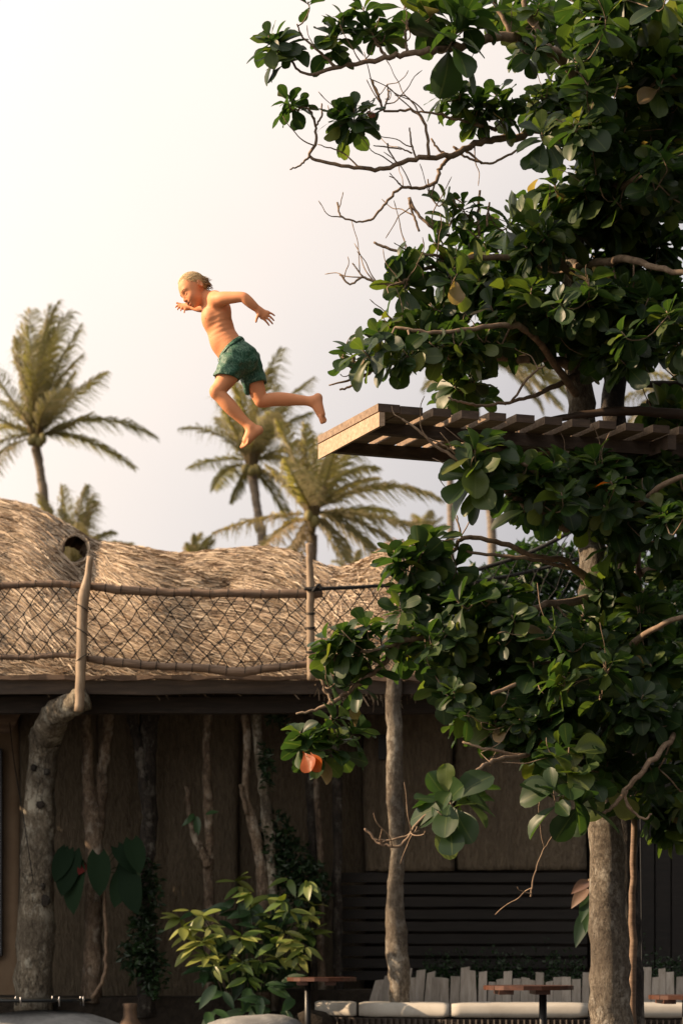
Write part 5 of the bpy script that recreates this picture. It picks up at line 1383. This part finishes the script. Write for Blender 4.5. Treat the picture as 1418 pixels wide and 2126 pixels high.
# hair: wet strands combed back from the forehead
hr = np.random.default_rng(31); hm = MB()
CH = H(-.005, .004, 0)
def cap(th_, s_, off=0.0):
    q = math.sqrt(max(0, 1 - s_ * s_)); return CH + (hf * (.091 + off) * q * math.cos(th_) + hu * (.0855 + off) * q * math.sin(th_) + hl * (.0745 + off) * s_) * HS
fh = Field(HC - .17, HC + .17, .0036)
fh.rs = HS; fh.ell(CH, HA, (.0920, .0862, .0750), .005)
slh, XH = fh.box(fh.lo, fh.lo + fh.h * fh.n); q = (XH - HC) @ HA.T / HS
hair_line = -.773 * q[..., 0] + .635 * q[..., 1] + .0062 + .003 * np.sin(q[..., 2] * 160)
nearear = np.sqrt(((q[..., 0] + .020) / .020) ** 2 + ((q[..., 1] + .034) / .030) ** 2) - 1
keep_h = np.minimum(hair_line, np.where(np.abs(q[..., 2]) > .045, np.minimum(1, nearear * .02), 1))
fh.v[slh] = np.maximum(fh.v[slh], -(keep_h * HS).astype(np.float32))
VH, FH = fh.mesh(2)
qh = (VH - HC) @ HA.T / HS
tin = np.clip(.88 + qh[:, 0] * 4.0 + qh[:, 1] * 2.2, .08, 1)
def hair_mat():
    m, t, b = new_mat('blond_hair')
    c = ramp(t, [(0.0, (.12,.07,.032)), (.35, (.40,.25,.105)), (.65, (.72,.47,.20)), (1.0, (.90,.68,.38))], attr(t))
    n1 = noise(t, coords(t, (1, 1, 1)), 70, 4); c = mixc(t, math_n(t, 'MULTIPLY', n1, .4), c, (.34, .20, .085))
    t.links.new(c, b.inputs['Base Color']); b.inputs['Roughness'].default_value = .5
    return m
M['hair'] = hair_mat()
hair = obj_np('hair', VH, FH, M['hair'], person, True, tin)
def on_hair(p):
    e = (p - HC) @ HA.T / HS; return -.773 * e[0] + .635 * e[1] + .0062
RAD = np.array((.0915, .0860, .0748)) * HS
def onto(p, off):
    e = (p - CH) @ HA.T; g = e / RAD ** 2; e = e / math.sqrt(((e / RAD) ** 2).sum()); return CH + (e + off * g / np.linalg.norm(g)) @ HA
for k in range(4200):
    d = nrm(hr.normal(size=3)); p = onto(CH + (d * RAD) @ HA, .001)
    lim_ = hr.uniform(-.007, .004) if hr.random() < .6 else .004
    if on_hair(p) < lim_: continue
    flow = nrm(-hf * 1.0 + hu * (.10 + hr.normal(0, .10)) - hl * .0 + hl * hr.normal(0, .10)); n = 8; st = hr.uniform(.0045, .0085); top = hr.uniform(.0018, .0042)
    pts = [p]
    for i in range(1, n):
        e = ((pts[-1] - CH) @ HA.T) / RAD ** 2; nn3 = nrm(e @ HA)
        fl = flow - hu * (.9 if (pts[-1] - CH) @ hf < -.01 else .25)                       # back over the crown, then down
        tg = nrm(fl - nn3 * fl.dot(nn3)); pts.append(onto(pts[-1] + tg * st, .001 + (top - .001) * i / (n - 1)))
    pts = np.array(pts); e = (pts[5] - HC) @ HA.T / HS
    if abs(e[2]) > .045 and ((e[0] + .022) / .019) ** 2 + ((e[1] + .036) / .029) ** 2 < 1: continue
    if e[1] < -.085: continue
    hm.tube(pts, [.0004, .0008, .0010, .0011, .0011, .0010, .0007, .0002], 4, 0, float(np.clip(.92 + e[0] * 4.0 + e[1] * 2.2 + hr.normal(0, .13), .05, 1)))
for k in range(90):                                        # damp locks hanging off the back of the head and nape
    s_ = hr.uniform(-.85, .85); a = math.radians(hr.uniform(165, 222)); p = cap(a, s_, .001)
    d = nrm(-hf * hr.uniform(.5, 1.0) - hu * hr.uniform(.5, 1.3) + hl * s_ * .4 + hr.normal(0, .14, 3)); l = hr.uniform(.018, .040)
    hm.tube([p - d * .012, p + d * l * .45, p + d * l * .8 - hu * .002, p + d * l - hu * .006], [.0022, .0024, .0015, .0003], 5, 0, hr.uniform(.04, .38))
tag(hm.build('strands', M['hair'], hair), kind='stuff')
# brows, lash lines, mouth
M['lash'] = plain('lash', (.07, .035, .02), .6); M['brow'] = plain('brow', (.70, .36, .16), .7); M['mouth'] = plain('mouth', (.10, .018, .015), .5); M['teeth'] = plain('teeth', (.78, .72, .64), .3)
for s_ in (-1, 1):
    m = MB(); m.tube(fb.snap([H(.079, -.004, .014 * s_), H(.078, -.001, .026 * s_), H(.070, -.002, .038 * s_), H(.060, -.008, .048 * s_)], .0006), [.0008, .0014, .0012, .0006], 5); m.build('eyebrow', M['brow'], person)
    m = MB(); m.tube(fb.snap(spline([H(.076, -.0300, .0165 * s_), H(.0775, -.0345, .024 * s_), H(.0765, -.0355, .031 * s_), H(.071, -.0335, .039 * s_), H(.066, -.0310, .0435 * s_)], 10), .0005), [.0008, .0012, .0014, .0015, .0016, .0016, .0016, .0015, .0012, .0006], 5); m.build('eyelash', M['lash'], person)
m = MB(); m.tube(fb.snap(spline([H(.066, -.0770, -.026), H(.076, -.0800, -.013), H(.080, -.0812, 0), H(.076, -.0800, .013), H(.066, -.0770, .026)], 14), -.0004), [.0006] + [.0024] * 12 + [.0006], 6); m.build('mouth', M['mouth'], person)
m = MB(); m.tube(fb.snap(spline([H(.074, -.0780, -.012), H(.079, -.0790, 0), H(.074, -.0780, .012)], 8), -.0002), [.0006, .0015, .0017, .0018, .0018, .0017, .0015, .0006], 5); m.build('teeth', M['teeth'], person)
# ------------------------------------------------------------------ planting in the bed and on the posts
LR = np.random.default_rng(77)
def blade(L_, W_, droop, fold, rows=7, heart=False, tipw=0.0):
    t = np.linspace(0, 1, rows); v = []
    for a in t:
        w = W_ * (math.sin(math.pi * min(a * .93 + .07, 1)) ** .8) * (1.25 - .5 * a)
        if heart: w = W_ * 1.55 * (a + .03) ** .42 * (1 - a) ** .72 + .002
        for c in (-1, -.5, 0, .5, 1): v.append((a * L_ - (.16 * L_ * (abs(c) ** 1.5) * max(0, 1 - a * 3) if heart else 0), c * w, -droop * L_ * a * a + fold * abs(c) * w))
    f = np.array([(i*5+j, (i+1)*5+j, (i+1)*5+j+1, i*5+j+1) for i in range(rows-1) for j in range(4)])
    return np.array(v), f
ACB = np.abs(np.tile((-1, -.5, 0, .5, 1), 7))
def frame(d, n):
    d = nrm(d); n = nrm(np.asarray(n) - d * np.dot(n, d)); return np.stack([d, np.cross(n, d), n], 1)
def put(name, me, parent, B_, p):
    o = link(name, me, parent); mt = Matrix.Identity(4)
    for a in range(3):
        for b in range(3): mt[a][b] = B_[a, b]
        mt[a][3] = p[a]
    o.matrix_basis = mt; return o
# yellow-green bush
bush = empty('bush', (P(520,0,15.4)[0], 15.4, .54)); tag(bush, 'bush with yellow green pointed leaves before the clay wall', 'bush')
PV = []
for k in range(12):
    v, f = blade(1, LR.uniform(.17, .22), LR.uniform(.05, .35), LR.uniform(.05, .4)); PV.append([mesh_np('leaf', v, f, M['pothos'], True, np.full(len(v), tt), ACB) for tt in (.15, .4, .62, .85)])
SP = [(395,1890),(375,1905),(420,1900),(440,1920),(385,1945),(420,1955),(450,1960),(470,1940),(430,1985),(445,2005),(400,1970),(500,1945),(515,1950),(540,1930),(570,1960),(590,1935),(610,1920),(600,1890),(640,1900),(655,1930),(635,1965),(620,1985),(560,1975),(545,2000),(580,1990),(500,1840),(520,1855),(560,1860),(600,1825),(640,1830),(490,1830),(560,1900),(590,1870),(650,1880),(530,1990),(505,2000),(470,1985),(570,2020),(515,2030),(490,2010),(420,1930),(380,1925),(610,1950),(640,1940)]
for i, (x, y) in enumerate(SP):
    D = 15.35 + .25 * math.sin(i * 2.1) + (.15 if y < 1870 else 0)
    c = P(x, y, D); q = P(520 + (x-520)*.45, 2060, 15.55)
    m = MB(); m.tube(spline([q, (q + c) / 2 + (0, .03, .10), c], 9), np.linspace(.006, .0025, 9), 5, tint=.3); m.build('stem', M['shrub'], bush)
    lit = .8 if x < 470 or (i % 3 == 0) else .4  # paler leaf tints on the left and on some others, as if sunlit
    for k in range(int(LR.integers(3, 6))):
        a = LR.uniform(0, 6.28); d = np.array((math.cos(a) * .8, -abs(math.sin(a)) * .55, LR.uniform(-.75, .35)))
        B_ = frame(d, np.array((LR.normal(0, .3), -.55, .9))) * LR.uniform(.11, .20)
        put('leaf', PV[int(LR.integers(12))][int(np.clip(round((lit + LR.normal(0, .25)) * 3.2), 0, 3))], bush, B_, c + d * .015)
M['dark_leaf'] = leaf_mat('dark_broad_leaf', (.014,.036,.016), (.024,.06,.024), (.045,.10,.035), None, .4, .2)
DV = [mesh_np('leaf', *blade(1, .19, .2, .2), M['dark_leaf'], True, np.full(35, tt), ACB) for tt in (.1, .4, .7, .9)]
low = empty('ground_plant', (P(530,0,15.0)[0], 15.2, .4)); tag(low, 'dark broad leaved plant at the foot of the yellow green bush', 'plant')
for k in range(90):
    x, y = LR.uniform(410, 640), LR.uniform(1850, 2105); D = LR.uniform(15.55, 15.8) if y < 2040 else LR.uniform(15.1, 15.4)
    d = np.array((LR.normal(0, .8), -.5, LR.normal(-.1, .5)))
    put('leaf', DV[int(LR.integers(4))], low, frame(d, np.array((LR.normal(0,.3), -.7, .8))) * LR.uniform(.16, .27), P(x, y, D))
# big dark heart-shaped leaves climbing the forked post
phil = empty('climbing_plant', (P(210,0,15.7)[0], 15.75, .54)); tag(phil, 'climber with large dark heart shaped leaves on the forked post', 'plant')
HV = [mesh_np('leaf', *blade(1, .36, .22, .12, 7, True), M['philo'], True, np.full(35, tt), ACB) for tt in (.2, .6, .97)]
for (x, y, tx, ty, l, hv) in [(150,1770,128,1850,.36,0),(160,1800,140,1895,.38,1),(205,1775,208,1850,.34,1),(245,1760,300,1830,.26,0),(262,1800,275,1880,.40,0),(255,1815,235,1890,.28,1),(178,1795,160,1815,.14,2),(140,1765,112,1830,.28,0),(275,1745,290,1800,.30,1)]:
    c, e = P(x, y, 15.62), P(tx, ty, 15.45); d = nrm(e - c)
    put('leaf', HV[hv], phil, frame(d, np.array((LR.normal(0,.25), -1.0, .35))) * l, c)
    m = MB(); q = P(203, 1835, 15.8); m.tube(spline([q, (q + c) / 2 + (0, 0, .05), c], 8), .004, 5, tint=.2); m.build('stalk', M['shrub'], phil)
# ivy round the dark post and wall foot
def ivy(cells, n, L_, label, seed):
    return leafy_mass('ivy', cells, n, L_, M['ivy'], label, 'ivy', 0, seed=seed)
ivy([(310,1850,28,70,15.72,.08),(300,1930,34,50,15.7,.08),(285,1985,40,50,15.75,.1),(320,2020,30,60,15.72,.08)], 900, .065, 'dark ivy climbing the darkest post on the left', 41)
ivy([(575,1745,45,60,15.95,.1),(600,1800,60,60,15.95,.1),(640,1840,50,60,15.9,.1),(555,1590,14,60,15.8,.05),(575,1480,26,30,15.8,.08)], 1500, .065, 'dark ivy between the posts behind the yellow green bush', 42)
# small leafy sprig on the thin post
sp_ = empty('sprig', P(405, 1712, 15.8)); tag(sp_, 'small green sprig growing from the thin branched post', 'plant')
for (x, y, tx, ty, l) in [(405,1695,378,1712,.10),(408,1695,412,1725,.12),(402,1690,395,1700,.09),(428,1690,447,1684,.09),(410,1700,405,1735,.09)]:
    c, e = P(x, y, 15.75), P(tx, ty, 15.70); put('leaf', DV[3], sp_, frame(nrm(e - c), np.array((.1, -.8, .6))) * l * 1.3, c)
# weeds above the bench back
weeds = empty('weeds', P(1050, 2020, 16.0)); tag(weeds, 'wispy weeds growing above the grey bench back', 'plant', None)
wr = np.random.default_rng(8); V_, T_ = [], []
for k in range(240):
    x = wr.uniform(870, 1215) if k % 5 else wr.uniform(1330, 1420); h = (.10 + .22 * wr.random() ** 2) * (1.5 if wr.random() < .12 else 1); D = wr.uniform(15.95, 16.25)
    base = np.array(((x-HX)/FPX*D, D, .60)); lean = wr.normal(0, .25)
    for j in range(int(10 + h * 40)):
        f = wr.random(); c = base + np.array((lean * h * f + wr.normal(0, .012), wr.normal(0, .012), h * f + .02)); d = nrm(wr.normal(size=3) + (0, -.2, .2)); s_ = nrm(np.cross(d, wr.normal(size=3))); l = wr.uniform(.018, .04)
        V_.append(np.stack([c, c + d*l*.5 + s_*l*.25, c + d*l, c + d*l*.5 - s_*l*.25])); T_.append(np.clip(wr.normal(.5, .25), 0, .9))
V_ = np.array(V_); b0 = np.arange(len(V_))[:, None] * 4
tag(obj_np('leaves', V_.reshape(-1, 3), b0 + np.array([[0,1,2,3]]), M['ivy'], weeds, False, np.repeat(T_, 4)), kind='stuff')
# pale withered leaves behind the trunk
wl = empty('hanging_plant', P(1195, 1850, 13.0)); tag(wl, 'withered pinkish leaves hanging beside the thick trunk', 'plant')
M['withered'] = leaf_mat('withered_leaf', (.14,.08,.06), (.22,.13,.10), (.28,.19,.14), None, .6, .2)
WV_ = [mesh_np('leaf', *blade(1, .24, .3, .3), M['withered'], True, np.full(35, tt), ACB) for tt in (.3, .8)]
for (x, y, tx, ty, l, mm) in [(1222,1830,1190,1845,.16,WV_[0]),(1218,1845,1182,1880,.17,WV_[1]),(1222,1860,1205,1905,.2,DV[1]),(1220,1890,1190,1965,.26,DV[0]),(1225,1880,1214,1930,.2,DV[2])]:
    c, e = P(x, y, 12.9), P(tx, ty, 12.8); put('leaf', mm, wl, frame(nrm(e - c), np.array((-.3, -.9, .3))) * l, c)
m = MB(); m.tube(spline([P(1240,2000,13.0), P(1232,1900,12.95), P(1222,1825,12.9)], 10), .008, 6); m.build('stem', M['twig'], wl)
